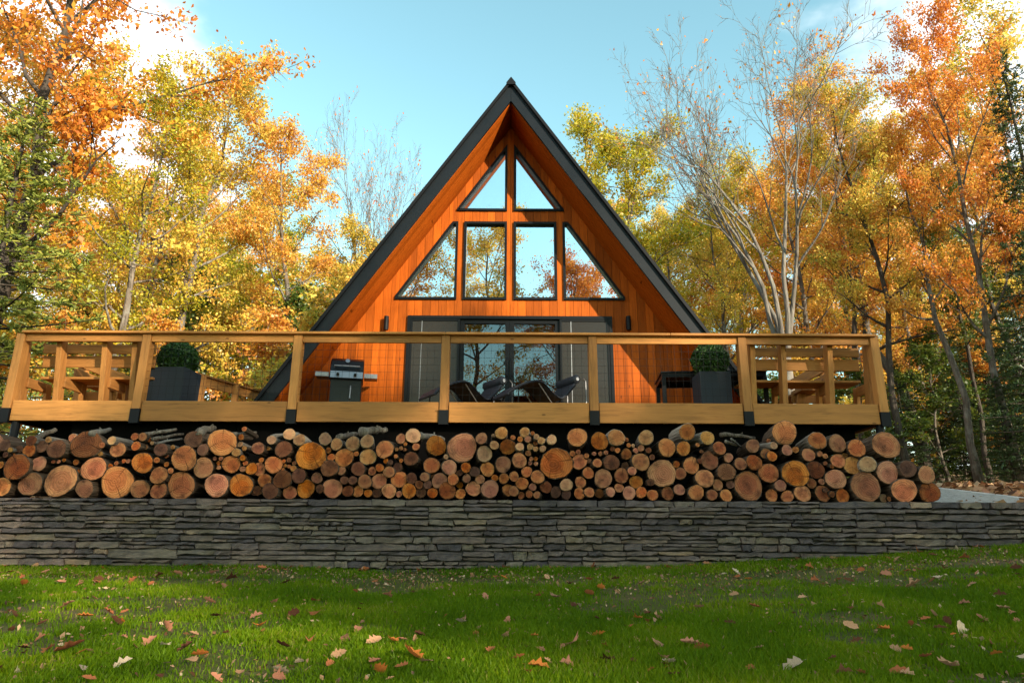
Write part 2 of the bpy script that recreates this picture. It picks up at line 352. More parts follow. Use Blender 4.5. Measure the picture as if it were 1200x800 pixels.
M['forest'] = ground_mat('forest_floor', [(0.3, (0.07, 0.045, 0.025)), (0.6, (0.18, 0.10, 0.045)), (0.8, (0.28, 0.16, 0.07))], 0.7, 0.55)
M['gravel'] = ground_mat('gravel', [(0.3, (0.16, 0.15, 0.14)), (0.5, (0.33, 0.31, 0.28)), (0.7, (0.48, 0.44, 0.39))], 14)

# ------------------------------------------------------------------ ground
def smooth(a, b, x):
    t = min(max((x - a) / (b - a), 0.0), 1.0); return t * t * (3 - 2 * t)
def lawn_z(x, y):
    base = -0.352 + 0.29 * smooth(0.5, 7.0, x) + 0.015 * math.sin(x * 1.3)
    d = 8.4 - y
    return base - (0.055 * d if d < 12 else 0.66 + 0.02 * (d - 12)) * (1.0 if x < 2 else 1.0 + 0.03 * min(x - 2, 8)) + 0.012 * math.sin(x * 2.1 + y * 1.7)
def back_z(x, y):
    d = y - 9.2
    side = smooth(4.6, 7.5, x)
    z = 0.42 + 0.05 * max(d, 0) + 0.03 * max(d - 12, 0)
    z += side * 0.10 * min(max(d, 0), 4) + 0.03 * max(abs(x) - 10, 0)
    return z
def grid(name, xs, ys, zf, mat):
    nx, ny = len(xs), len(ys)
    co = [(x, y, zf(x, y)) for y in ys for x in xs]
    fc = [(j*nx+i, j*nx+i+1, (j+1)*nx+i+1, (j+1)*nx+i) for j in range(ny-1) for i in range(nx-1)]
    me = bpy.data.meshes.new(name); me.from_pydata(co, [], fc); me.materials.append(mat)
    me.polygons.foreach_set('use_smooth', [True] * len(fc)); me.update()
    return tag(link(name, me), kind='structure')
fx = [-400, -150, -60, -30, -16] + [-10 + 0.4 * i for i in range(51)] + [16, 30, 60, 150, 400]
grid('lawn', fx, [-400, -120, -50, -25, -12, -6, -2] + [0.4 * i for i in range(22)], lawn_z, M['soil_lawn'])
grid('forest_floor', fx, [9.1, 9.6, 10.2, 11, 12, 13, 14, 16, 19, 23, 28, 36, 50, 80, 150, 400], back_z, M['forest'])

# ------------------------------------------------------------------ stone retaining wall
WALL_Y, WALL_TOP = 8.40, 0.462
wall = empty('stone_wall', (0, WALL_Y, 0))
tag(wall, 'long dry-laid grey ledge stone retaining wall below the firewood', 'wall')
MB().box((-14, 0.10, -1.2), (14, 0.85, WALL_TOP - 0.03)).build('wall_core', M['joint'], wall)
srnd = random.Random(21)
def stone_mesh(w, h, tone, d=0.20):
    """one ledge stone: rough split face with uneven arrises; 40 triangles"""
    nx = 5; V = []; Fc = []; ch = min(0.010, h * 0.2); j = min(0.011, h * 0.14)
    zt = [srnd.uniform(-j, j * 0.5) for _ in range(nx)]; zb = [srnd.uniform(-j * 0.5, j) for _ in range(nx)]
    bulge = srnd.uniform(0.0, 0.016); sl = srnd.uniform(-0.02, 0.02); xl = srnd.uniform(-0.012, 0.012); xr = srnd.uniform(-0.012, 0.012)
    for row in range(4):
        for i in range(nx):
            e = -1 if i == 0 else (1 if i == nx - 1 else 0); up = row > 1
            x = w * i / (nx - 1) + ((xl if e < 0 else xr) * (1 if up else -1) if e else srnd.uniform(-0.03, 0.03) * min(w, 0.5))
            if row in (0, 3): V.append((x, d, zt[i] + h if row else zb[i]))
            else:
                z = zb[i] + ch * srnd.uniform(0.4, 1.5) if row == 1 else h + zt[i] - ch * srnd.uniform(0.4, 1.5)
                V.append((x - e * ch * srnd.uniform(0.2, 1.0), srnd.uniform(-0.012, 0.012) - bulge * (e == 0) + sl * (x / w - 0.5) + (0.008 if e else 0), z))
    for r in range(3):
        for i in range(nx - 1):
            q = r * nx + i; Fc.append((q, q + 1, q + nx + 1, q + nx))
    Fc.append((0, nx, 2 * nx, 3 * nx)); Fc.append((nx - 1, 4 * nx - 1, 3 * nx - 1, 2 * nx - 1))
    return V, Fc
stones = []; z = WALL_TOP; ci = 0
while z > -0.62:
    bh = srnd.choice([0.06, 0.085, 0.11, 0.14]); x = -9.0 - srnd.uniform(0, 0.6)
    while x < 9.0:
        sw = srnd.uniform(0.35, 1.25); n = max(1, round(bh / srnd.choice([0.048, 0.058, 0.07, 0.09])))
        cut = [0.0] + sorted((k + srnd.uniform(-0.22, 0.22)) / n for k in range(1, n)) + [1.0]
        for k in range(n):
            h = bh * (cut[k+1] - cut[k]); m = max(1, round(sw / srnd.choice([0.22, 0.3, 0.42, 0.6]))); xx_ = [0.0] + sorted((j + srnd.uniform(-0.3, 0.3)) / m for j in range(1, m)) + [1.0]
            for j in range(m):
                stones.append((x + sw * xx_[j], sw * (xx_[j+1] - xx_[j]), z - bh + bh * cut[k], h, 0 if abs(z - WALL_TOP) < 1e-6 else 1))
        x += sw
    z -= bh
def stone_tone(): return min(max(srnd.gauss(0.36, 0.2) + (0.3 if srnd.random() < 0.10 else 0), 0), 1)
vis = [s for s in stones if s[0] + s[1] > -6.25 and s[0] < 6.25 and s[2] + s[3] > lawn_z(s[0] + s[1]/2, 8.4) + 0.01]
vis.sort(key=lambda s: -s[1] * s[3])
single = set(id(s) for s in vis[:300])
RV = []; RF = []; RT = []
for s in stones:
    x, w, z0, h, ci = s
    tone = stone_tone() + (0.10 if z0 < -0.15 else 0)
    V, Fc = stone_mesh(w + 0.002, h + 0.003, tone)
    yo = srnd.uniform(-0.022, 0.022)
    sag = 0.008 * math.sin(x * 0.9)
    if id(s) in single:
        me = bpy.data.meshes.new('stone'); me.from_pydata(V, [], Fc); me.materials.append(M['stone'])
        at = me.attributes.new('tone', 'FLOAT', 'POINT'); at.data.foreach_set('value', [tone] * len(V))
        link('stone', me, wall, (x, yo, z0 + (sag if ci else -0.004)))
    else:
        b = len(RV); RV += [(p[0] + x, p[1] + yo, p[2] + z0 + (sag if ci else -0.004)) for p in V]; RF += [tuple(b + i for i in f) for f in Fc]; RT += [tone] * len(V)
me = bpy.data.meshes.new('small_stones'); me.from_pydata(RV, [], RF); me.materials.append(M['stone'])
at = me.attributes.new('tone', 'FLOAT', 'POINT'); at.data.foreach_set('value', RT)
tag(link('small_stones', me, wall), kind='stuff')

# gravel bank with a pale stone kerb at the right end of the wall
g0, g1 = P(1104, 572, 11.2), P(1215, 585, 9.9)
gm = MB(); n = 12; pts = []
for i in range(n + 1):
    t = i / n; far = g0.lerp(g1, t); far.x += 0
    near = Vector((5.2 + (far.x - g0.x) * 1.15 + 0.1 * t, 9.02, WALL_TOP - 0.035))
    for k in range(6):
        q = near.lerp(far, k / 5); pts.append((q.x, q.y, q.z + rnd.uniform(-0.012, 0.012)))
fs = [(i*6+k, (i+1)*6+k, (i+1)*6+k+1, i*6+k+1) for i in range(n) for k in range(5)]
tag(gm.poly(pts, fs).build('gravel_path', M['gravel'], smooth=True), kind='structure')
dr = (g1 - g0).normalized()
MB().beam(g0 - dr * 0.05 + Vector((0, 0.05, -0.03)), g1 + dr * 2.0 + Vector((0, 0.05, -0.03)), 0.12, 0.09).build('kerb', plain_mat('pale_kerb_stone', (0.5, 0.47, 0.43), 0.8, 0.2, scale=9, bump=0.4), bevel=0.012)
tag(bpy.data.objects['kerb'], kind='structure')

# ------------------------------------------------------------------ cabin
CX = -0.04; WY = 11.54; FY = 10.74; SL = 1.477; ZI = 7.68; TH = 0.200   # centre line, wall plane, fascia plane, roof slope, inner apex, slab thickness
DZ = 1.75                                                              # deck floor
cabin = empty('a_frame_cabin', (CX, WY, DZ))
tag(cabin, 'tall A-frame cabin with orange cedar gable front and black roof', 'cabin')
def C(x, y, z): return (x - CX, y - WY, z - DZ)
cosA = 1 / math.sqrt(1 + SL * SL); sinA = SL * cosA
VT = TH / cosA                                                          # vertical slab thickness
def inner_x(z): return (ZI - z) / SL
ZE = 0.75                                                               # eaves
for s in (-1, 1):
    prof = [(0, ZI), (s * inner_x(ZE), ZE), (s * (inner_x(ZE) + VT / SL), ZE), (0, ZI + VT)]
    if s > 0: prof = prof[::-1]
    MB().prism([(x, z - DZ) for x, z in prof], FY + 0.03 - WY, 11.0).build('roof_slope', M['roof'], cabin)
    # fascia board and drip edge
    k = 0.006
    fp = [(s * 0.002, ZI - 0.015), (s * (inner_x(ZE) - 0.01), ZE), (s * (inner_x(ZE) + VT / SL - 0.012), ZE), (s * 0.002, ZI + VT - 0.02)]
    if s > 0: fp = fp[::-1]
    fo = MB().prism([(x, z - DZ) for x, z in fp], FY - 0.02 - WY, FY + 0.028 - WY).build('fascia', M['roof'], cabin)
    e0 = Vector((s * 0.01, 0, ZI + VT + 0.012 - DZ)); e1 = Vector((s * (inner_x(ZE) + VT / SL), 0, ZE - DZ + 0.01))
    MB().beam(e0 + Vector((0, FY - 0.035 - WY, 0)), e1 + Vector((0, FY - 0.035 - WY, 0)), 0.07, 0.05, up=(s * sinA, 0, cosA)).build('drip_edge', M['black'], cabin)
    # soffit boards, running along the slope
    nb = 6; bw = (WY - FY - 0.03) / nb
    for i in range(nb):
        y0 = FY + 0.031 + i * bw; q = MB()
        a0, a1 = s * (inner_x(ZI - 0.02) - 0.012), s * (inner_x(ZE) - 0.012)
        pr = [(a0, ZI - 0.03), (a1, ZE), (a1 + s * 0.010, ZE), (a0 + s * 0.010, ZI - 0.03)]
        if s > 0: pr = pr[::-1]
        q.prism([(x, z - DZ) for x, z in pr], y0 + 0.003 - WY, y0 + bw - 0.003 - WY).build('soffit_board', M['cedar_s'], cabin)
# ridge cap
cp = [(-0.20, ZI + VT - 0.20 * SL + 0.05), (0, ZI + VT + 0.05), (0.20, ZI + VT - 0.20 * SL + 0.05), (0.17, ZI + VT - 0.20 * SL + 0.05), (0.10, ZI + VT - 0.05), (0, ZI + VT + 0.09 - 0.0)]
cp = [(-0.085, ZI + VT - 0.07), (0.085, ZI + VT - 0.07), (0.085, ZI + VT - 0.03), (0.0, ZI + VT + 0.09), (-0.085, ZI + VT - 0.03)]
MB().prism([(x, z - DZ) for x, z in cp], FY - 0.09 - WY, 11.0).build('ridge_cap', M['black'], cabin)

# openings on the wall plane, from the photograph, made symmetric about the centre
def wx(px, py): return P(px, py, WY).x - CX
def wz(py): return P(597, py, WY).z
zu0, zu1 = wz(247.8), wz(179.5)          # upper triangles
zl0, zl1 = wz(351.6), wz(260.5)          # lower row
zd1 = wz(370.8)
cpw = 0.5 * (wx(600.2, 300) - wx(592.2, 300))      # half width of centre post
xa = 0.5 * (wx(649.3, 300) - wx(540.2, 300)); xb = 0.5 * (wx(656.5, 300) - wx(533.0, 300))
xo = 0.5 * (wx(729.3, 350) - wx(460.3, 350))       # lower row outer corner
xu = 0.5 * (wx(659.0, 247.8) - wx(534.0, 247.8))   # upper outer corner
wslope = SL
def tri_hi(x): return zu0 + 0.03 + (xu - abs(x)) * wslope
def tri_top(x): return tri_hi(x)
def trap_hi(x): return min(zl1, zl0 + 0.06 + (xo - abs(x)) * wslope)
xt = xo - (zl1 - zl0 - 0.06) / wslope              # where the slanted edge meets the head
xd = 0.5 * (wx(716.5, 420) - wx(473.5, 420))
openings = []                                      # (x0, x1, lo, hi-function)
for s in (-1, 1):
    a, b = sorted((s * cpw, s * xu)); openings.append((a, b, zu0, tri_hi))
    a, b = sorted((s * cpw, s * xa)); openings.append((a, b, zl0, lambda x: zl1))
    a, b = sorted((s * xb, s * xo)); openings.append((a, b, zl0, trap_hi))
openings.append((-xd, xd, 1.0, lambda x: zd1))
edges = set()
bw = 0.142
k = -30
cuts = [i * bw for i in range(-32, 33)]
for o in openings: cuts += [o[0], o[1]]
cuts += [xt, -xt, 0.0]
cuts = sorted(cuts); cc = [cuts[0]]
for c in cuts[1:]:
    if c - cc[-1] > 0.004: cc.append(c)
brnd = random.Random(5)
ZW = 1.45
for x0, x1 in zip(cc[:-1], cc[1:]):
    xm = (x0 + x1) / 2
    if inner_x(ZW) < abs(xm): continue
    isgrid = lambda v: abs(v / bw - round(v / bw)) < 0.02
    ga = x0 + (0.0025 if isgrid(x0) else 0.0); gb = x1 - (0.0025 if isgrid(x1) else 0.0)
    if gb - ga < 0.003: continue
    hits = sorted([o for o in openings if o[0] < xm < o[1]], key=lambda o: o[2])
    roof = lambda x: ZI - SL * abs(x) - 0.012
    spans = []; lo = lambda x: ZW
    for o in hits:
        spans.append((lo, (lambda x, z=o[2]: z))); lo = o[3]
    spans.append((lo, roof))
    yo = brnd.uniform(-0.002, 0.002)
    for lo_, hi_ in spans:
        za, zb, ta, tb = lo_(ga), lo_(gb), hi_(ga), hi_(gb)
        if ta <= za and tb <= zb: continue
        if ta <= za: ta = za + 0.001
        if tb <= zb: tb = zb + 0.001
        if max(ta - za, tb - zb) < 0.01: continue
        MB().prism([(ga, za - DZ), (gb, zb - DZ), (gb, tb - DZ), (ga, ta - DZ)], yo, 0.10).build('siding_board', M['cedar_z'], cabin)

def frame_poly(pts, fw, y0, y1):
    """frame of width fw along the inside of a convex polygon (counter clockwise in x,z); returns MB and inner outline"""
    n = len(pts); pts = [Vector(p) for p in pts]; inn = []
    for i in range(n):
        p0, p1, p2 = pts[i-1], pts[i], pts[(i+1) % n]
        d1 = (p1 - p0).normalized(); d2 = (p2 - p1).normalized()
        n1 = Vector((-d1.y, d1.x)); n2 = Vector((-d2.y, d2.x))
        m = (n1 + n2).normalized(); inn.append(p1 + m * (fw / max(m.dot(n1), 0.25)))
    q = MB()
    for i in range(n):
        j = (i + 1) % n
        quad = [pts[i], pts[j], inn[j], inn[i]]
        q.prism([(p.x, p.y) for p in quad], y0, y1)
    return q, inn
def window(name, pts, fw, glass, dy=-0.035):
    pts = [(x, z - DZ) for x, z in pts]
    q, inn = frame_poly(pts, fw, dy, 0.09)
    w = q.build(name, M['frame'], cabin)
    MB().prism([(p.x, p.y) for p in inn], 0.045, 0.052).build('pane', glass, w)
    return w
FW = 0.044
for s in (-1, 1):
    def ord_(p): return p if s > 0 else [(-x, z) for x, z in p][::-1]
    window('window', ord_([(cpw, zu0), (xu, zu0), (xu, zu0 + 0.03), (cpw, tri_hi(cpw))]), FW, M['glass'])
    window('window', ord_([(cpw, zl0), (xa, zl0), (xa, zl1), (cpw, zl1)]), FW, M['glass'])
    window('window', ord_([(xb, zl0), (xo, zl0), (xo, zl0 + 0.06), (xt, zl1), (xb, zl1)]), FW, M['glass'])
# sliding door: frame, four leaves
dz0 = DZ + 0.003
q, inn = frame_poly([(-xd, dz0 - DZ), (xd, dz0 - DZ), (xd, zd1 - DZ), (-xd, zd1 - DZ)], 0.055, -0.04, 0.09)
door = q.build('sliding_door', M['frame'], cabin)
xi = xd - 0.055; q4 = xi / 2
for i in range(4):
    a = -xi + i * q4; b = a + q4
    outer = i in (0, 3)
    f, inn = frame_poly([(a + 0.002, 0.06), (b - 0.002, 0.06), (b - 0.002, zd1 - DZ - 0.057), (a + 0.002, zd1 - DZ - 0.057)], 0.035 if outer else 0.075, -0.03 if outer else 0.01, 0.02 if outer else 0.07)
    f.build('door_leaf', M['frame'], door)
    MB().prism([(p.x, p.y) for p in inn], -0.012 if outer else 0.04, -0.008 if outer else 0.046).build('insect_screen' if outer else 'pane', M['screen'] if outer else M['doorglass'], door)
    if outer:
        hx = inn[0].x + 0.16
        MB().box((hx, -0.02, 0.06), (hx + 0.012, -0.0135, zd1 - DZ - 0.06)).build('screen_rail', M['steel'], door)
for s in (-1, 1):
    MB().tube([(s * 0.045, -0.02, 0.95), (s * 0.045, -0.055, 0.97), (s * 0.045, -0.055, 1.25), (s * 0.045, -0.02, 1.27)], 0.009, 6).build('door_handle', M['black'], door)
# room behind the glass
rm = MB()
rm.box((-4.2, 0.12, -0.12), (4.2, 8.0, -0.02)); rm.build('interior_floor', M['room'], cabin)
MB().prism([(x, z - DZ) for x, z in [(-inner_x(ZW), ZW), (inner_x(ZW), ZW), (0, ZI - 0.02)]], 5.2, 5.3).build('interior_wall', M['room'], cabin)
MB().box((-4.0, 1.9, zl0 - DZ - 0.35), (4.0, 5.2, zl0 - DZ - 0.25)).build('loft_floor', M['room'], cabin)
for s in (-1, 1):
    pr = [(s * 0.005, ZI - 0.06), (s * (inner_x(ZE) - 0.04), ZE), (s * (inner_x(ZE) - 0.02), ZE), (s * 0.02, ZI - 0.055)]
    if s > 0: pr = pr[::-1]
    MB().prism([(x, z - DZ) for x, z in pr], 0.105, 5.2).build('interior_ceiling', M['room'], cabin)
for s in (-1, 1):
    q = MB(); n = 26; ptsb = []
    for i in range(n + 1):
        x = s * (xo - 0.75 + 0.72 * i / n); y = 0.30 + 0.03 * math.sin(i * 1.9)
        zt = min(trap_hi(x) - DZ, zl1 - DZ)
        ptsb += [(x, y, zl0 - DZ - 0.05), (x - s * 0.25 * 0, y, max(zt, zl0 - DZ + 0.05))]
    q.poly(ptsb, [(2*i, 2*i+2, 2*i+3, 2*i+1) for i in range(n)]); q.build('curtain', M['curtain'], cabin, smooth=True)

def sconce(px, label):
    p = P(px, 380, WY); o = empty('wall_sconce', (p.x, WY, p.z))
    tag(o, label, 'lamp', 'wall lights beside the sliding door')
    MB().box((-0.035, -0.022, -0.08), (0.035, -0.003, 0.08)).build('back_plate', M['black'], o)
    MB().tube([(0, -0.075, -0.125), (0, -0.075, 0.125)], 0.042, 14).build('lamp_shade', M['black'], o)
    MB().beam((0, -0.02, 0), (0, -0.06, 0), 0.03, 0.03).build('arm', M['black'], o)
sconce(453.5, 'black cylinder wall light left of the sliding door')
sconce(735.8, 'black cylinder wall light right of the sliding door')

# ------------------------------------------------------------------ deck
RY = 9.30                                            # front face of the rail posts
deck = empty('deck', (0, RY, DZ)); tag(deck, 'raised pine deck with wire-mesh railing in front of the cabin', 'deck')
def D(x, y, z): return Vector((x, y - RY, z - DZ))
Z_cap1 = P(597, 390.2, RY).z; Z_cap0 = Z_cap1 - 0.035
Z_sub1 = Z_cap0; Z_sub0 = P(597, 401.5, RY).z
Z_r1 = P(597, 471.0, RY).z; Z_r0 = P(597, 494.8, RY).z
posts = [P(px, 488, RY).x for px in (4, 157, 340.5, 519.5, 697, 878, 1038)]
PW = 0.118
for i, x in enumerate(posts):
    p = MB().box((x - PW/2, 0, Z_r0 - DZ + 0.005), (x + PW/2, 0.14, Z_cap0 - DZ - 0.002)).build('post', M['pine_z'], deck, bevel=0.005)
    zt = P(597, 480.5, RY).z - DZ
    br = MB(); br.box((x - PW/2 - 0.006, -0.008, Z_r0 - DZ - 0.03), (x + PW/2 + 0.006, -0.002, zt))
    br.box((x - PW/2 - 0.008, -0.002, Z_r0 - DZ - 0.03), (x - PW/2 - 0.002, 0.10, zt)); br.box((x + PW/2 + 0.002, -0.002, Z_r0 - DZ - 0.03), (x + PW/2 + 0.008, 0.10, zt))
    b = br.build('post_bracket', M['black'], p)
for a, b in zip(posts[:-1], posts[1:]):
    x0, x1 = a + PW/2 + 0.010, b - PW/2 - 0.010
    MB().box((x0, 0.02, Z_r0 - DZ), (x1, 0.065, Z_r1 - DZ)).build('rim_board', M['pine_x'], deck, bevel=0.006)
    MB().box((x0 - 0.008, 0.025, Z_sub0 - DZ), (x1 + 0.008, 0.063, Z_sub1 - DZ - 0.003)).build('rail', M['pine_x'], deck, bevel=0.004)
caps = [posts[0] + 0.03, posts[1] + 0.9, posts[3], posts[4] + 1.1, posts[6] + 0.02]
for a, b in zip(caps[:-1], caps[1:]):
    MB().box((a + 0.002, -0.045, Z_cap0 - DZ), (b - 0.002, 0.16, Z_cap1 - DZ)).build('rail_cap', M['pine_x'], deck, bevel=0.006)
# end returns
for s, x in ((-1, posts[0]), (1, posts[-1])):
    MB().box((x - 0.02, 0.15, Z_r0 - DZ), (x + 0.025, 2.6, Z_r1 - DZ)).build('end_board', M['pine_y'], deck, bevel=0.005)
# wire mesh in the four wide bays
for i in range(1, 5):
    x0, x1 = posts[i] + PW/2, posts[i+1] - PW/2; q = MB(); z0, z1 = Z_r1 - DZ, Z_sub0 - DZ
    n = int((x1 - x0) / 0.102)
    for k in range(1, n + 1):
        x = x0 + (x1 - x0) * k / (n + 1); q.tube([(x, 0.05, z0), (x, 0.05, z1)], 0.0021, 4, False)
    m = 8
    for k in range(1, m):
        zz = z0 + (z1 - z0) * k / m; q.tube([(x0, 0.046, zz), (x1, 0.046, zz)], 0.0021, 4, False)
    tag(q.build('wire_mesh', M['black'], deck), kind='stuff')
y = 0.07; yb = []
while y < WY - RY - 0.05:
    MB().box((posts[0] + 0.03, y, -0.028), (posts[-1] - 0.03, min(y + 0.138, WY - RY - 0.045), 0)).build('floor_board', M['pine_x'], deck); y += 0.143
for x in np.arange(posts[0] + 0.1, posts[-1], 0.41):
    MB().box((x - 0.02, 0.07, -0.21), (x + 0.02, WY - RY - 0.1, -0.03)).build('joist', M['dark'], deck)
MB().box((posts[0] + 0.25, 0.50, -0.40), (posts[-1] - 0.2, 0.60, -0.212)).build('beam', M['dark'], deck)
xs0, xs1 = P(82, 500, RY + 0.2).x, P(955, 500, RY + 0.2).x
for i in range(9):
    a = xs0 + (xs1 - xs0) * i / 9; b = xs0 + (xs1 - xs0) * (i + 1) / 9
    MB().box((a + 0.003, 0.24, 0.40 - DZ), (b - 0.003, 0.262, -0.05)).build('under_deck_shade_panel', M['dark'], deck)  # added black sheets standing in for the shadowed void beneath the deck
for x in (posts[0] + 0.12, posts[-1] - 0.05):
    MB().cyl((x, 0.10, -1.40), (x, 0.10, -0.16), 0.055, 12).build('footing_post', M['black'], deck)

# side railing running back to the cabin on the left
sr = empty('side_railing', (-5.3, 10.9, DZ)); tag(sr, 'low pine railing running back to the cabin behind the left planter', 'railing')
a, b = P(229, 439, 10.9), P(309, 461, 12.6)
def srl(p): return p - Vector((-5.3, 10.9, DZ))
MB().beam(srl(a - Vector((0, 0, 0.075))), srl(b - Vector((0, 0, 0.065))), 0.04, 0.17).build('rail', M['pine_y'], sr)
MB().beam(srl(a + Vector((0, 0, 0.017))), srl(b + Vector((0, 0, 0.015))), 0.12, 0.03).build('rail_cap', M['pine_y'], sr)
for t in (0.05, 0.52, 0.95):
    p = a.lerp(b, t); MB().beam(srl(Vector((p.x + 0.05, p.y + 0.02, 1.45))), srl(Vector((p.x + 0.05, p.y + 0.02, p.z))), 0.09, 0.09, up=(0, 1, 0)).build('post', M['pine_z'], sr)
p0, p1 = a.lerp(b, 0.05), a.lerp(b, 0.5)
MB().beam(srl(Vector((p0.x, p0.y - 0.04, DZ + 0.12))), srl(Vector((p1.x, p1.y - 0.04, DZ + 0.12))), 0.04, 0.12).build('lower_rail', M['pine_y'], sr)

# built-in benches
def bench(name, x0, x1, ups, side, label):
    o = empty(name, ((x0 + x1) / 2, 9.8, DZ)); tag(o, label, 'bench', 'built-in benches at the deck ends')
    ox, oy = (x0 + x1) / 2, 9.8
    def b(a, c, w, h, nm, mat, up=(0, 0, 1)):
        return MB().beam((a[0] - ox, a[1] - oy, a[2] - DZ), (c[0] - ox, c[1] - oy, c[2] - DZ), w, h, up).build(nm, mat, o, bevel=0.004)
    for x in ups:
        b((x, 9.66, DZ), (x, 9.50, 2.72), 0.075, 0.14, 'upright', M['pine_z'], (0, 1, 0))
        b((x + 0.05, 9.62, 2.14), (x + 0.05, 10.12, 2.14), 0.04, 0.14, 'seat_bearer', M['pine_y'])
        b((x + 0.05, 10.14, DZ), (x + 0.05, 10.06, 2.21), 0.05, 0.12, 'leg', M['pine_z'], (0, 1, 0))
    for z0, z1, yy in ((2.385, 2.555, 9.71), (2.585, 2.72, 9.672), (2.755, 2.87, 9.64)):
        b((x0 + 0.05, yy, (z0 + z1) / 2), (x1 - 0.02, yy, (z0 + z1) / 2), 0.035, z1 - z0, 'back_slat', M['pine_x'])
    for k in range(3):
        b((x0 + 0.05, 9.78 + k * 0.15, 2.23), (x1 - 0.02, 9.78 + k * 0.15, 2.23), 0.14, 0.035, 'seat_board', M['pine_x'])
    # return along the side of the deck
    xe = x0 + 0.12 if side < 0 else x1 - 0.12; inn = 0.32 * (-side)
    for k in range(2):
        b((xe + inn + k * 0.15 * -side, 10.25, 2.23), (xe + inn + k * 0.15 * -side, 11.7, 2.23), 0.14, 0.035, 'seat_board', M['pine_y'])
    b((xe + inn * 0.3, 10.2, 2.62), (xe + inn * 0.3, 11.7, 2.62), 0.035, 0.17, 'back_slat', M['pine_y'])
    b((xe + inn * 0.3, 10.2, 2.42), (xe + inn * 0.3, 11.7, 2.42), 0.035, 0.15, 'back_slat', M['pine_y'])
    for yy in (10.5, 11.5):
        b((xe + inn * 0.1, yy, DZ), (xe + inn * 0.1, yy, 2.72), 0.14, 0.075, 'upright', M['pine_z'], (0, 1, 0))
        b((xe + inn * 1.7, yy, DZ), (xe + inn * 1.4, yy, 2.21), 0.12, 0.07, 'leg', M['pine_z'], (0, 1, 0))
        b((xe, yy + 0.08, 2.14), (xe + inn * 1.8, yy + 0.08, 2.14), 0.04, 0.13, 'seat_bearer', M['pine_x'])
ux = [P(px, 430, 9.58).x for px in (29, 72, 125, 160)]
bench('built_in_bench', posts[0] + 0.06, posts[1] - 0.02, ux, -1, 'pine bench with slatted back at the left end of the deck')
ux = [P(px, 430, 9.58).x for px in (880, 916, 970, 1016)]
bench('built_in_bench', posts[5] + 0.06, posts[6] - 0.04, ux, 1, 'pine bench with slatted back at the right end of the deck')

# planters with clipped boxwood balls
def planter(px, py, Y, w, h, rz, label, ball_px, ball_py, ball_r, slabel):
    p = P(px, py, Y); o = empty('planter', (p.x, Y, DZ), R(rz)); tag(o, label, 'planter', 'square charcoal planters on the deck')
    k = 0.975; q = MB()
    b0 = [(-w/2*k, -w/2*k), (w/2*k, -w/2*k), (w/2*k, w/2*k), (-w/2*k, w/2*k)]; t0 = [(x/k, y/k) for x, y in b0]; ti = [(x * (1 - 0.06 / w), y * (1 - 0.06 / w)) for x, y in t0]
    V = [(x, y, 0.004) for x, y in b0] + [(x, y, h) for x, y in t0] + [(x, y, h) for x, y in ti] + [(x, y, h - 0.08) for x, y in ti]
    Fc = [(3, 2, 1, 0)] + [f for i in range(4) for f in ((i, (i+1)%4, (i+1)%4+4, i+4), (i+4, (i+1)%4+4, (i+1)%4+8, i+8), (i+8, (i+1)%4+8, (i+1)%4+12, i+12))]
    q.poly(V, Fc).build('tub', M['planter'], o, bevel=0.004)
    MB().box((-w/2+0.04, -w/2+0.04, h - 0.12), (w/2-0.04, w/2-0.04, h - 0.045)).build('potting_soil', M['soil'], o)
    c = P(ball_px, ball_py, Y); r = ball_r
    s = empty('boxwood_shrub', (c.x, Y, DZ + h - 0.05)); tag(s, slabel, 'shrub', 'clipped round shrubs in planters')
    cz = c.z - (DZ + h - 0.05)
    g = np.random.default_rng(int(px)); N = 9000
    d = g.normal(size=(N, 3)); d /= np.linalg.norm(d, axis=1)[:, None]
    rr = r * (0.72 + 0.28 * g.random(N) ** 0.5) * (1 + 0.05 * np.sin(d[:, 0] * 9) * np.cos(d[:, 2] * 7 + d[:, 1] * 5)) + (g.random(N) < 0.06) * 0.02
    cc = d * rr[:, None] + np.array([0, 0, cz])
    me = leaves_mesh('foliage', cc, 0.016, 0.6, g, M['lf_box'], up=d * 0.8)
    link('foliage', me, s)
    core = MB(); 
    n = 14
    for a in range(n + 1):
        pass
    core.tube([(0, 0, cz - r * 0.75), (0, 0, cz - r * 0.5), (0, 0, cz), (0, 0, cz + r * 0.5), (0, 0, cz + r * 0.72)], [r * 0.2, r * 0.5, r * 0.70, r * 0.5, r * 0.15], 12)
    core.build('inner_foliage', M['lf_box'], s, smooth=True)
    MB().tube([(0, 0, -0.05), (0.01, 0, cz)], [0.02, 0.012], 6).build('stem', M['barkdark'], s)

def leaves_mesh(name, C, size, aspect, g, mat, up=None, jit=0.35, tone=None, droop=0.0):
    """folded leaf blades (one quad each) at the given centres"""
    N = len(C)
    nrm = g.normal(size=(N, 3))
    if up is not None: nrm = nrm * 0.75 + up
    nrm /= np.linalg.norm(nrm, axis=1)[:, None]
    d = g.normal(size=(N, 3)); d[:, 2] -= droop; d -= nrm * (d * nrm).sum(1)[:, None]; d /= np.linalg.norm(d, axis=1)[:, None]
    s = np.cross(nrm, d); L = size * (1 + jit * g.normal(size=N)).clip(0.45, 1.8)
    L = L[:, None]; W = L * aspect
    v = np.empty((N, 4, 3))
    v[:, 0] = C - d * L; v[:, 2] = C + d * L
    v[:, 1] = C + s * W + nrm * W * 0.35 - d * L * 0.1; v[:, 3] = C - s * W + nrm * W * 0.35 - d * L * 0.1
    f = np.arange(N * 4).reshape(N, 4)
    if tone is None: tone = g.random(N)
    return np_mesh(name, v.reshape(-1, 3), f, mat, {'tone': np.repeat(tone, 4)})

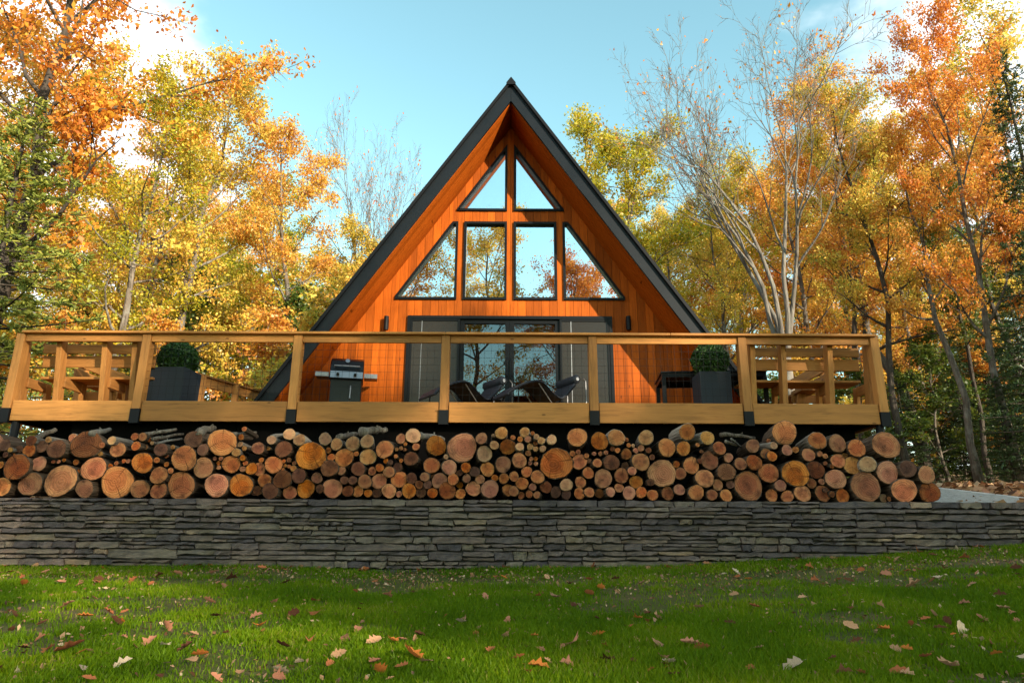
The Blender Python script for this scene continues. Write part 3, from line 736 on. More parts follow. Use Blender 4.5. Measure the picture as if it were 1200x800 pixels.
planter(204, 455, 10.0, 0.52, 0.66, -2, 'charcoal square planter beside the left bench', 209, 421.5, 0.285, 'round clipped green shrub in the left planter')
planter(834, 455, 10.0, 0.46, 0.64, 0, 'charcoal square planter in front of the black table', 832, 423.5, 0.275, 'round clipped green shrub in the right planter')

# gas grill
def grill():
    p = P(406, 450, 11.1); o = empty('gas_grill', (p.x, 11.1, DZ), R(12)); tag(o, 'black gas grill with steel control panel and side shelves', 'grill')
    o.scale = (0.92, 0.92, 0.97); w = 0.27; s = MB()
    s.box((-w, -0.26, 0.10), (w, 0.26, 0.76)); s.build('cabinet', M['grillblack'], o, bevel=0.008)
    dr = MB().box((-w + 0.01, -0.275, 0.12), (w - 0.01, -0.262, 0.74)).build('cabinet_door', M['grillblack'], o, bevel=0.004)
    MB().tube([(0.08, -0.275, 0.42), (0.08, -0.31, 0.44), (0.085, -0.31, 0.64), (0.085, -0.275, 0.66)], 0.011, 6).build('door_handle', M['steel'], dr)
    q = MB().prism([(-0.30, 0.77), (0.28, 0.77), (0.28, 0.90), (-0.265, 0.90)], -w - 0.02, w + 0.02, 'X'); q.build('firebox', M['grillblack'], o)
    cp = MB().prism([(-0.345, 0.775), (-0.302, 0.775), (-0.272, 0.895), (-0.31, 0.895)], -w - 0.01, w + 0.01, 'X').build('control_panel', M['steel'], o)
    for x in (-0.15, 0.15): MB().tube([(x, -0.325, 0.835), (x, -0.37, 0.825)], [0.03, 0.026], 12).build('knob', M['grillblack'], cp)
    prof = [(-0.27, 0.905), (0.28, 0.905), (0.28, 1.02), (0.23, 1.12), (0.12, 1.17), (-0.06, 1.17), (-0.18, 1.11), (-0.25, 1.0)]
    hd = MB().prism(prof, -w - 0.02, w + 0.02, 'X').build('hood', M['grillblack'], o, bevel=0.015)
    MB().tube([(-0.22, -0.255, 0.97), (-0.22, -0.315, 0.985), (0.22, -0.315, 0.985), (0.22, -0.255, 0.97)], 0.014, 8).build('hood_handle', M['steel'], hd)
    MB().tube([(0.0, -0.195, 1.09), (0.0, -0.215, 1.10)], [0.04, 0.04], 14).build('thermometer', M['steel'], hd)
    for sx in (-1, 1):
        q = MB().box((sx * (w + 0.035) if sx > 0 else -w - 0.27, -0.27, 0.845), (w + 0.27 if sx > 0 else -w - 0.035, 0.2, 0.875)); sh = q.build('side_shelf', M['steel'], o, bevel=0.006)
        MB().box((min(sx * (w + 0.035), sx * (w + 0.265)), -0.285, 0.80), (max(sx * (w + 0.035), sx * (w + 0.265)), -0.272, 0.874)).build('shelf_front', M['steel'], sh)
    for x in (-0.24, 0.24):
        for yy in (-0.2, 0.2): MB().tube([(x - 0.015, yy, 0.05), (x + 0.015, yy, 0.05)], [0.048, 0.048], 12).build('wheel', M['black'], o)
        MB().box((x - 0.012, -0.22, 0.05), (x + 0.012, 0.22, 0.10)).build('base_rail', M['black'], o)
grill()

# reclining loungers: bent sling on a tubular frame with a head roll
def lounger(px, Y, rz, label):
    p = P(px, 460, Y); o = empty('chaise_lounge', (p.x, Y, DZ), R(rz)); tag(o, label, 'lounge chair', 'black chaise lounges by the sliding door'); o.scale = (0.80, 1.0, 0.86)
    prof = [(-0.84, 0.36), (-0.76, 0.45), (-0.52, 0.58), (-0.28, 0.655), (-0.16, 0.655), (-0.06, 0.61), (0.08, 0.49), (0.24, 0.40), (0.32, 0.395), (0.42, 0.46), (0.60, 0.65), (0.74, 0.80)]
    # smooth profile
    pts = []
    for i in range(len(prof) - 1):
        for k in range(4):
            t = k / 4; p0 = prof[max(i-1, 0)]; p1 = prof[i]; p2 = prof[i+1]; p3 = prof[min(i+2, len(prof)-1)]
            pts.append(tuple(0.5 * (2*p1[j] + (p2[j]-p0[j])*t + (2*p0[j]-5*p1[j]+4*p2[j]-p3[j])*t*t + (-p0[j]+3*p1[j]-3*p2[j]+p3[j])*t**3) for j in (0, 1)))
    pts.append(prof[-1])
    th = 0.045; n = len(pts); V = []; hw = 0.27
    for i, (x, z) in enumerate(pts):
        a = pts[max(i-1, 0)]; b = pts[min(i+1, n-1)]; d = Vector((b[0]-a[0], b[1]-a[1])).normalized(); nx, nz = -d.y, d.x
        for yy, tt in ((-hw, 0), (hw, 0), (hw, th), (-hw, th)): V.append((x + nx * tt, yy, z + nz * tt))
    Fc = [(i*4+k, i*4+(k+1)%4, (i+1)*4+(k+1)%4, (i+1)*4+k) for i in range(n-1) for k in range(4)] + [(3, 2, 1, 0), ((n-1)*4, (n-1)*4+1, (n-1)*4+2, (n-1)*4+3)]
    MB().poly(V, [f[::-1] for f in Fc]).build('sling', M['cushion'], o, smooth=False, bevel=0.012)
    ax, az = 0.655, 0.80
    hr = MB().tube([(ax, -0.29, az), (ax, -0.27, az), (ax, 0.27, az), (ax, 0.29, az)], [0.055, 0.085, 0.085, 0.055], 16).build('head_roll', M['cushion'], o, smooth=True)
    MB().tube([(ax, -0.305, az), (ax, -0.291, az)], 0.032, 10).build('roll_cap', M['steel'], hr)
    for s in (-1, 1):
        y = s * 0.285
        MB().tube([(x, y, z + 0.01) for x, z in pts[::3] + [pts[-1]]], 0.011, 6).build('side_tube', M['black'], o)
        MB().tube([(-0.62, y * 0.9, 0.53), (-0.66, y * 0.9, 0.02)], 0.012, 6).build('leg', M['black'], o)
        MB().tube([(0.80, y * 0.98, 0.83), (0.86, y * 0.98, 0.78), (0.87, y * 0.98, 0.02)], 0.012, 6).build('leg', M['steel'], o)
        MB().tube([(-0.655, y * 0.9, 0.10), (0.87, y * 0.95, 0.10)], 0.010, 6).build('base_rail', M['black'], o)
    MB().tube([(0.10, -0.26, 0.30), (0.10, 0.26, 0.30)], 0.012, 6).build('cross_bar', M['black'], o)
    for s in (-1, 1): MB().tube([(0.10, s * 0.26, 0.30), (-0.20, s * 0.27, 0.64)], 0.011, 6).build('brace', M['steel'], o)
lounger(546, 10.62, 33, 'left black chaise lounge with head roll, in front of the sliding door')
lounger(632, 10.55, 27, 'right black chaise lounge with head roll, in front of the sliding door')

# black table by the right-hand planter
def table():
    ox, oy = 3.12, 10.55; o = empty('outdoor_table', (ox, oy, DZ), R(-5)); tag(o, 'black square outdoor table behind the right planter', 'table')
    q = MB()
    for i in range(7):
        MB().box((-0.80 + i * 0.229, -0.42, 0.715), (-0.80 + i * 0.229 + 0.222, 0.42, 0.742)).build('table_slat', M['black'], o, bevel=0.003)
    a = MB(); a.box((-0.78, -0.40, 0.65), (0.78, -0.375, 0.714)); a.box((-0.78, 0.375, 0.65), (0.78, 0.40, 0.714)); a.box((-0.78, -0.37, 0.65), (-0.755, 0.37, 0.714)); a.box((0.755, -0.37, 0.65), (0.78, 0.37, 0.714))
    a.build('apron', M['black'], o)
    for x in (-0.755, 0.755):
        for y in (-0.375, 0.375): MB().beam((x, y, 0.003), (x, y, 0.65), 0.06, 0.06, (0, 1, 0)).build('leg', M['black'], o)
table()

# ------------------------------------------------------------------ firewood
Z1 = [(25,165,28,'d'),(145,145,25,'d'),(138,190,30,'m'),(90,183,18,'d'),(48,187,12,'l'),(195,170,30,'d'),(228,140,15,'l'),(265,185,45,'d'),(402,165,68,'d'),(340,130,20,'m'),(470,205,12,'l'),(523,143,20,'l'),(553,187,36,'m'),(632,125,18,'m'),(637,168,22,'m'),(668,127,20,'m'),(682,175,12,'l'),(752,185,32,'d'),(810,175,11,'l'),(905,140,42,'d'),(950,188,28,'d'),(1040,155,65,'m'),(1130,127,14,'m'),(1145,90,12,'m'),(1125,162,14,'l'),(1108,200,20,'l'),(1145,180,12,'l'),
(2,258,16,'m'),(80,265,58,'m'),(180,252,35,'m'),(250,243,9,'m'),(275,243,9,'m'),(300,235,9,'m'),(355,245,13,'m'),(438,278,55,'m'),(515,265,13,'m'),(670,248,48,'m'),(735,235,14,'m'),(742,307,40,'m'),(865,225,58,'m'),(955,272,47,'m'),(1008,228,10,'m'),(1035,228,10,'m'),(1025,250,10,'m'),(1025,270,10,'m'),(1085,253,42,'m'),(1138,225,14,'m'),(1150,250,12,'m'),(1137,277,14,'m'),(1180,275,28,'m'),
(12,358,42,'m'),(143,350,54,'m'),(285,328,76,'m'),(397,368,42,'m'),(550,335,73,'m'),(655,372,43,'m'),(742,378,38,'m'),(852,355,63,'m'),(1017,352,56,'m'),(1132,352,53,'m'),(1193,388,14,'d'),(365,290,12,'m'),(780,255,12,'m'),(800,285,14,'m'),(780,215,11,'m'),(580,240,10,'m'),(600,240,10,'m'),(545,250,10,'m'),(60,215,14,'m'),(25,210,14,'d'),(330,165,14,'d'),(478,165,14,'m'),(700,140,11,'m'),(712,155,9,'l'),(820,205,10,'m')]
Z2 = [(8,180,30,'m'),(72,140,22,'l'),(157,115,28,'l'),(205,140,28,'l'),(130,185,40,'d'),(255,215,68,'m'),(58,180,10,'l'),(325,135,30,'l'),(378,162,28,'l'),(453,160,34,'l'),(520,147,32,'l'),(605,185,42,'m'),(678,135,24,'m'),(738,123,36,'l'),(750,172,18,'m'),(845,170,48,'m'),(967,180,70,'m'),(1057,135,28,'m'),(1150,107,30,'l'),(1118,165,22,'l'),(1070,205,38,'l'),(1180,172,38,'m'),(1112,120,9,'l'),
(15,278,32,'m'),(82,255,41,'m'),(412,222,44,'m'),(523,220,38,'l'),(345,275,40,'d'),(340,190,14,'m'),(352,222,18,'m'),(470,205,12,'m'),(480,275,33,'d'),(400,285,20,'m'),(545,288,20,'m'),(580,270,20,'m'),(622,290,27,'m'),(725,228,34,'d'),(665,268,22,'d'),(822,262,38,'m'),(890,220,12,'l'),(907,268,36,'m'),(985,270,24,'m'),(1025,290,25,'d'),(1085,280,34,'m'),(1157,255,38,'m'),(680,180,10,'m'),(680,238,10,'m'),(655,218,10,'m'),(700,160,9,'m'),(698,185,9,'m'),(660,185,9,'l'),(610,240,13,'m'),(630,245,13,'d'),
(130,240,9,'m'),(155,235,12,'m'),(180,250,10,'m'),(135,262,9,'l'),(155,265,9,'m'),(175,275,15,'l'),(125,280,9,'m'),(25,235,12,'m'),
(40,330,32,'m'),(122,325,42,'d'),(202,308,34,'d'),(285,320,26,'m'),(8,380,22,'d'),(65,382,38,'d'),(157,388,32,'m'),(235,370,42,'m'),(358,370,45,'m'),(430,382,26,'d'),(477,382,26,'m'),(525,390,19,'m'),(566,390,22,'d'),(510,335,33,'m'),(578,335,37,'m'),(622,380,34,'m'),(670,395,15,'m'),(672,325,38,'m'),(718,378,34,'m'),(730,320,26,'d'),(790,313,22,'m'),(775,385,26,'d'),(805,350,20,'d'),(827,390,24,'m'),(860,330,36,'m'),(897,380,40,'m'),(925,325,27,'m'),(955,352,16,'m'),(960,393,24,'m'),(988,322,20,'m'),(1050,325,22,'m'),(1017,370,35,'m'),(1097,372,42,'m'),(1120,318,16,'m'),(1163,322,24,'m'),(1183,375,28,'m'),(452,330,20,'d'),(415,330,19,'d'),(765,350,20,'d'),(300,370,20,'d'),(830,315,14,'d'),(955,295,15,'d')]
Z3 = [(60,105,24,'l'),(5,130,12,'m'),(35,172,20,'l'),(75,138,16,'m'),(85,172,16,'l'),(38,138,14,'m'),(97,110,10,'m'),(115,125,14,'l'),(138,143,18,'l'),(143,182,16,'l'),(185,140,24,'l'),(305,130,46,'m'),(410,148,42,'m'),(488,132,40,'l'),(628,132,36,'l'),(822,105,40,'m'),(803,182,34,'m'),(725,178,43,'m'),(915,130,34,'l'),(972,178,32,'m'),(1127,168,33,'m'),(1015,225,22,'m'),(535,208,26,'m'),(580,190,13,'m'),(605,180,16,'m'),(547,165,11,'m'),(640,190,14,'d'),(657,222,14,'m'),(495,190,13,'m'),(470,183,12,'m'),(870,165,10,'m'),(888,195,10,'m'),(537,140,10,'m'),(568,168,9,'l'),(110,155,12,'m'),(110,182,13,'l'),
(33,237,36,'m'),(70,290,26,'m'),(205,250,75,'m'),(75,203,14,'m'),(90,230,10,'m'),(112,230,10,'m'),(85,250,10,'m'),(112,252,10,'m'),(118,315,32,'m'),(283,205,14,'m'),(310,197,12,'m'),(350,215,12,'m'),(317,243,37,'m'),(400,248,22,'m'),(440,200,11,'m'),(467,248,38,'d'),(358,297,27,'m'),(428,320,43,'m'),(512,310,35,'m'),(530,262,18,'d'),(563,287,21,'m'),(605,242,42,'m'),(700,295,66,'m'),(770,255,17,'m'),(790,300,28,'m'),(840,262,39,'m'),(928,235,43,'m'),(905,320,43,'m'),(1003,290,42,'d'),(1070,253,29,'m'),(1135,245,37,'m'),(965,352,26,'m'),(1190,205,26,'m'),(1190,285,30,'m'),(360,240,12,'d'),(385,205,10,'m'),(415,205,11,'m'),(660,270,13,'d'),(880,240,12,'d'),
(48,345,30,'m'),(8,312,23,'m'),(8,382,24,'m'),(97,362,18,'m'),(43,400,17,'m'),(80,395,17,'m'),(117,398,17,'m'),(160,362,28,'d'),(205,385,26,'d'),(255,350,30,'l'),(322,340,27,'m'),(315,392,26,'m'),(363,387,24,'m'),(410,390,22,'d'),(462,385,23,'m'),(503,365,22,'m'),(550,388,31,'m'),(582,337,31,'m'),(607,387,26,'m'),(658,398,26,'m'),(730,393,31,'m'),(785,373,26,'m'),(862,387,36,'m'),(937,397,26,'m'),(1005,400,29,'m'),(1105,355,66,'m'),(1025,350,20,'d'),(255,395,22,'d'),(650,340,18,'d')]
Z4 = [(75,105,58,'m'),(230,142,42,'m'),(325,160,42,'m'),(418,180,41,'m'),(552,162,64,'m'),(2,145,10,'m'),(28,168,18,'l'),(90,188,26,'m'),(130,187,16,'m'),(18,218,24,'m'),(190,212,32,'m'),(243,207,14,'m'),(268,217,13,'m'),(327,238,34,'m'),(360,215,14,'l'),(395,260,44,'l'),(468,253,38,'l'),(5,295,46,'m'),(130,295,63,'m'),(225,283,41,'d'),(318,322,47,'m'),(562,295,55,'m'),(745,303,42,'m'),(58,353,28,'m'),(205,345,23,'m'),(252,337,15,'m'),(300,265,10,'m'),(268,250,10,'m'),(18,400,29,'m'),(92,405,28,'m'),(162,393,39,'m'),(258,393,38,'m'),(350,402,33,'m'),(457,362,68,'m'),(543,415,19,'l'),(568,417,11,'m'),(640,380,56,'m'),(760,388,49,'m'),(655,275,40,'d'),(270,375,12,'d'),(300,395,14,'d')]
logs = [(zx/4 + ox, zy/4 + 480, r/4, t) for Z, ox in ((Z1,0),(Z2,300),(Z3,600),(Z4,900)) for zx, zy, r, t in Z]
lrnd = random.Random(99)
# more logs past the left edge of the photograph, as the pile goes on there
for k in range(16):
    logs.append((-12 - (k // 3) * 26 + lrnd.uniform(-4, 4), 572 - (k % 3) * 26 + lrnd.uniform(-3, 3), lrnd.uniform(8, 14), lrnd.choice('mmd')))
LY = 8.56
def log_meshes(v):
    g = random.Random(v); n = 18; ph = [g.uniform(0, 6.28) for _ in range(4)]
    def rad(a): return 1 + 0.05 * math.sin(a + ph[0]) + 0.045 * math.sin(2*a + ph[1]) + 0.03 * math.sin(3*a + ph[2]) + 0.018 * math.sin(7*a + ph[3])
    rows = [(0.0, 0.985), (0.012, 1.02), (0.35, 1.03), (0.7, 1.02), (1.0, 1.0)]
    V = []; Fc = []
    for j, (y, k) in enumerate(rows):
        for i in range(n):
            a = 2 * math.pi * i / n; r = rad(a) * k * (1 + (g.uniform(-0.035, 0.035) if j else 0)); V.append((math.cos(a) * r, y, math.sin(a) * r))
    for j in range(len(rows) - 1):
        for i in range(n):
            Fc.append((j*n+i, j*n+(i+1)%n, (j+1)*n+(i+1)%n, (j+1)*n+i))
    Fc.append(tuple((len(rows)-1)*n + i for i in range(n)))
    body = bpy.data.meshes.new('log'); body.from_pydata(V, [], Fc); body.materials.append(M['logbark']); body.update()
    cv = [(g.uniform(-.1, .1), -0.012, g.uniform(-.1, .1))]; cf = []
    for ring, k, y in ((0, 0.5, -0.008), (1, 0.945, -0.004), (2, 0.99, 0.006)):
        for i in range(n):
            a = 2 * math.pi * i / n; r = rad(a) * k; cv.append((math.cos(a) * r, y + g.uniform(-0.004, 0.004) * (ring < 2), math.sin(a) * r))
    for i in range(n): cf.append((0, 1 + i, 1 + (i+1) % n))
    for rg in range(2):
        for i in range(n): cf.append((1 + rg*n + i, 1 + (rg+1)*n + i, 1 + (rg+1)*n + (i+1)%n, 1 + rg*n + (i+1)%n))
    face = bpy.data.meshes.new('cut_face'); face.from_pydata(cv, [], cf); face.materials.append(M['cut_m']); face.update()
    return body, face
LM = [log_meshes(v) for v in range(12)]
items = []
for px, py, r, t in logs:
    tilt = (r > 20 and py > 0)
    Y = LY + lrnd.uniform(-0.07, 0.06) + (0.03 if r < 5 else 0)
    p = P(px, py, Y); rr = r * p.y / (F * 0.985)
    items.append([p, rr, t, py])
def size_word(r): return 'large' if r > 0.145 else ('medium' if r > 0.075 else ('small' if r > 0.04 else 'thin'))
def row_word(z): return 'bottom' if z < 0.68 else ('middle' if z < 0.98 else 'top')
tone_word = {'d': 'dark brown', 'm': 'orange-brown', 'l': 'pale tan'}
items.sort(key=lambda q: q[0].x); cnt = {}
def ordn(k): return '%d%s' % (k, 'th' if 10 <= k % 100 <= 20 else {1: 'st', 2: 'nd', 3: 'rd'}.get(k % 10, 'th'))
for p, rr, t, py in items:
    body, face = LM[lrnd.randrange(len(LM))]
    L = min(lrnd.uniform(0.42, 0.6), 0.58)
    yaw = lrnd.gauss(0, 0.07) + (0.10 if p.x < 0 else -0.04); pit = lrnd.gauss(0, 0.05)
    o = link('log', body, None, p, (pit, lrnd.uniform(0, 6.28), yaw), (rr * 0.97, L, rr * 0.97))
    o.rotation_mode = 'YXZ' if False else 'XYZ'
    # roll about own axis, then pitch and yaw
    o.rotation_euler = (Matrix.Rotation(yaw, 3, 'Z') @ Matrix.Rotation(pit, 3, 'X') @ Matrix.Rotation(lrnd.uniform(0, 6.28), 3, 'Y')).to_euler()
    pale = (t == 'l' and lrnd.random() < 0.8) or (py < 520 and lrnd.random() < 0.3)
    o.material_slots[0].link = 'OBJECT'; o.material_slots[0].material = M['logbarkgrey'] if pale else M['logbark']
    f = link('cut_face', face, o, (0, 0, 0)); f.material_slots[0].link = 'OBJECT'; f.material_slots[0].material = M['cut_' + t]
    sw, rw, tw = size_word(rr), row_word(p.z), tone_word[t]
    if p.x < -6.6: pass
    k = cnt[(sw, rw, tw)] = cnt.get((sw, rw, tw), 0) + 1
    noun = 'stick' if sw == 'thin' else 'log'
    tag(o, '%s %s %s in %s row of the woodpile, %s such from left' % (sw, tw, noun, rw, ordn(k)), 'log', 'firewood logs on the stone wall')

# branches laid across the top of the pile
def branch(name, pts, r, mat, label):
    q = MB(); P3 = [Vector(p) for p in pts]; g = random.Random(int(P3[0].x * 100)); n = 7; pp = []
    for i in range(n + 1):
        t = i / n; p = (1-t)**2 * P3[0] + 2*t*(1-t) * P3[1] + t*t * P3[2]; pp.append(p + Vector((g.gauss(0, r * .12), g.gauss(0, r * .12), g.gauss(0, r * .14))))
    q.tube(pp, [r * (1 - 0.4 * i / n) * g.uniform(0.93, 1.07) for i in range(n + 1)], 9)
    k = g.randrange(2, 6); q.tube([pp[k], pp[k] + Vector((g.uniform(-.05, .05), -0.03, r * 0.9 + 0.01))], [r * .35, r * .2], 6)
    tag(q.build(name, mat, smooth=True), label, 'branch', 'loose branches on top of the woodpile')
def bp(px, py, Y): return P(px, py, Y)
branch('branch', [bp(35, 517, 8.75), bp(50, 510, 8.95), bp(66, 503, 9.1)], 0.045, M['twig'], 'grey branch on top of the woodpile at far left')
for i, (x0, y0, x1, y1, r, w) in enumerate([(108, 508, 128, 504, .045, 'left of the tall dark log end'), (166, 510, 207, 503, .03, 'topmost of the pale bundle under the second post'), (178, 515, 215, 508, .024, 'middle of the pale bundle under the second post'), (185, 519, 213, 514, .02, 'lowest of the pale bundle under the second post'),
    (232, 506, 252, 501, .055, 'beside the dark log under the left planter'), (272, 510, 300, 507, .03, 'right of the left planter'), (318, 512, 350, 508, .035, 'below the third post'), (396, 513, 418, 508, .04, 'below the gas grill'),
    (424, 506, 452, 503, .06, 'thick forked one right of the grill'), (492, 510, 520, 514, .045, 'curving one left of the brightest log end'), (845, 509, 884, 513, .03, 'left of the right-hand planter post'), (850, 517, 870, 524, .022, 'thin one right of centre'), (857, 514, 872, 527, .016, 'thinnest one right of centre')]):
    branch('branch', [bp(x0, y0, 8.60), bp((x0 + x1) / 2, (y0 + y1) / 2 - 0.5, 8.78), bp(x1, y1, 8.98)], r, M['twig'] if i % 3 else M['barkpale'], 'pale bark branch on the woodpile, ' + w)

# ------------------------------------------------------------------ trees
def skeleton(seed, H, spread, clear, nprim, lean=0.0, up=0.75, nsec=6, nter=4, fork=False, r0=None):
    g = random.Random(seed); q = MB(); tips = []
    r0 = r0 or H * 0.0115
    tp = []; x = y = 0.0; nseg = 9
    ax, ay = g.uniform(-1, 1) * lean, g.uniform(-1, 1) * lean
    for i in range(nseg + 1):
        t = i / nseg; x += ax * H / nseg * t + g.gauss(0, 0.012 * H) * (i > 0); y += ay * H / nseg * t + g.gauss(0, 0.012 * H) * (i > 0)
        tp.append(Vector((x, y, t * H * 0.93 - 0.15 * (i == 0))))
    q.tube(tp, [r0 * (1.35 if i == 0 else (1 - 0.86 * i / nseg)) for i in range(nseg + 1)], 9)
    def at(t):
        f = min(max(t, 0), 0.999) * nseg; i = int(f); return tp[i].lerp(tp[i+1], f - i)
    def limb(p, d, L, r, n, upb, wob):
        pts = [p]; d = d.normalized()
        for k in range(n):
            d = (d + Vector((g.gauss(0, wob), g.gauss(0, wob), g.gauss(0, wob) + upb))).normalized()
            pts.append(pts[-1] + d * (L / n))
        return pts
    az = g.uniform(0, 6.28)
    for i in range(nprim):
        t = clear + (1 - clear) * ((i + g.random() * 0.8) / nprim) ** 0.9
        az += 2.4 + g.uniform(-0.5, 0.5)
        prof = math.sin(math.pi * min(max(0.18 + 0.80 * (t - clear) / (1 - clear), 0), 1)) ** 0.7
        L = spread * (0.35 + 0.75 * prof) * g.uniform(0.7, 1.15)
        el = g.uniform(0.25, 0.65) + up * (t - clear) * 0.7
        d = Vector((math.cos(az) * math.cos(el), math.sin(az) * math.cos(el), math.sin(el)))
        r = r0 * (1 - 0.8 * t) * 0.5
        lp = limb(at(t), d, L, r, 5, 0.07, 0.14)
        q.tube(lp, [r, r*.8, r*.62, r*.45, r*.3, r*.14], 6, False)
        for j in range(nsec):
            f = 0.22 + 0.78 * (j + g.random()) / nsec; k = min(int(f * 5), 4); p = lp[k].lerp(lp[k+1], f * 5 - k)
            dd = (lp[k+1] - lp[k]).normalized(); dd = (dd + Vector((g.gauss(0, .75), g.gauss(0, .75), g.gauss(0.12, .5)))).normalized()
            L2 = L * g.uniform(0.28, 0.5) * (1.1 - 0.45 * f); r2 = max(r * (1 - 0.8 * f) * 0.6, 0.008)
            sp = limb(p, dd, L2, r2, 3, 0.06, 0.2); q.tube(sp, [r2, r2*.7, r2*.45, r2*.2], 4, False)
            for m in range(nter):
                f2 = 0.3 + 0.7 * (m + g.random()) / nter; k2 = min(int(f2 * 3), 2); p2 = sp[k2].lerp(sp[k2+1], f2 * 3 - k2)
                d3 = ((sp[k2+1] - sp[k2]).normalized() + Vector((g.gauss(0, .8), g.gauss(0, .8), g.gauss(0.05, .6)))).normalized()
                L3 = g.uniform(0.3, 0.62) * (H / 14) ** 0.5
                tpts = limb(p2, d3, L3, .006, 2, 0.02, 0.25); q.tube(tpts, [0.008, 0.006, 0.003], 3, False)
                tips.append(tpts)
    return q, tips
def broadleaf(seed, H, spread, clear, nprim, per, size, **kw):
    q, tips = skeleton(seed, H, spread, clear, nprim, **kw)
    tm = q.mesh('trunk', M['bark'], True); g = np.random.default_rng(seed)
    T = np.array([[list(p) for p in t] for t in tips])          # (n,3,3)
    n = len(T); keep = g.random(n) < 0.93; T = T[keep]; n = len(T)
    cnt = g.poisson(per, n); idx = np.repeat(np.arange(n), cnt); N = len(idx)
    f = g.random(N) * 1.9 + 0.1; k = np.minimum(f.astype(int), 1); u = (f - k)[:, None]
    base = T[idx, k] * (1 - u) + T[idx, k + 1] * u
    C = base + g.normal(size=(N, 3)) * np.array([0.15, 0.15, 0.11]) * (H / 14) ** 0.5
    tn = (g.random(n) * 0.55 + 0.2)[idx] + g.normal(size=N) * 0.16
    up = np.zeros((N, 3)); up[:, 2] = 0.45
    cm_ = leaves_mesh('crown', C, size, 0.62, g, M['lf_gold'], up=up, tone=tn.clip(0, 1), droop=0.4)
    return tm, cm_
def conifer(seed, H, spread, clear, tuft, per, size, droop, mat, whorl=5):
    g = random.Random(seed); gn = np.random.default_rng(seed); q = MB(); r0 = H * 0.012
    tp = [Vector((g.gauss(0, .03), g.gauss(0, .03), H * i / 8 - 0.1 * (i == 0))) for i in range(9)]
    q.tube(tp, [r0 * (1.3 if i == 0 else 1 - 0.9 * i / 8) for i in range(9)], 8)
    C = []; D = []; z = H * clear
    while z < H * 0.985:
        t = (z - H * clear) / (H * (1 - clear)); L0 = spread * (1 - t) ** 0.75 + 0.15; a0 = g.uniform(0, 6.28)
        for b in range(whorl):
            a = a0 + 6.28 * b / whorl + g.uniform(-.35, .35); L = L0 * g.uniform(0.6, 1.1)
            d = Vector((math.cos(a), math.sin(a), g.uniform(0.02, 0.3))); p = Vector((0, 0, z + g.uniform(-.1, .1))); pts = [p]
            for k in range(5):
                d = (d + Vector((g.gauss(0, .08), g.gauss(0, .08), -droop + (0.10 if k > 2 else 0)))).normalized(); pts.append(pts[-1] + d * L / 5)
            q.tube(pts, [max(0.010, r0 * .35 * (1 - t) * (1 - k / 5.5)) for k in range(6)], 4, False)
            for j in range(int(tuft * L)):
                f = 0.9 + 4.0 * (j + g.random()) / max(int(tuft * L), 1); k = min(int(f), 4); bpnt = pts[k].lerp(pts[k+1], f - k)
                side = d.cross(Vector((0, 0, 1))).normalized() * g.uniform(-1, 1) * L * 0.24 * (1.25 - f / 5)
                tip = bpnt + side + Vector((g.gauss(0, .05), g.gauss(0, .05), g.gauss(0.02, .05)))
                q.tube([bpnt, tip], [0.006, 0.003], 3, False)
                for m in range(per):
                    u = g.random(); C.append(list(bpnt.lerp(tip, 0.25 + 0.8 * u))); dv = (tip - bpnt).normalized() * 0.5 + d * 0.4; D.append((dv.x, dv.y, dv.z))
        z += g.uniform(0.28, 0.5) * (H / 14) * (1.15 - 0.4 * t)
    C = np.array(C); D = np.array(D); N = len(C)
    dv = D + gn.normal(size=(N, 3)) * 0.55; dv /= np.linalg.norm(dv, axis=1)[:, None]
    s = np.cross(dv, gn.normal(size=(N, 3))); s /= np.linalg.norm(s, axis=1)[:, None]
    L = (size * gn.uniform(0.6, 1.3, N))[:, None]; W = L * 0.13
    C = C + gn.normal(size=(N, 3)) * 0.03
    v = np.stack([C - s * W * 0.5, C + s * W * 0.5, C + dv * L + s * W, C + dv * L - s * W], 1)
    me = np_mesh('crown', v.reshape(-1, 3), np.arange(N * 4).reshape(N, 4), mat, {'tone': np.repeat(gn.random(N), 4)})
    return q.mesh('trunk', M['barkdark'], True), me
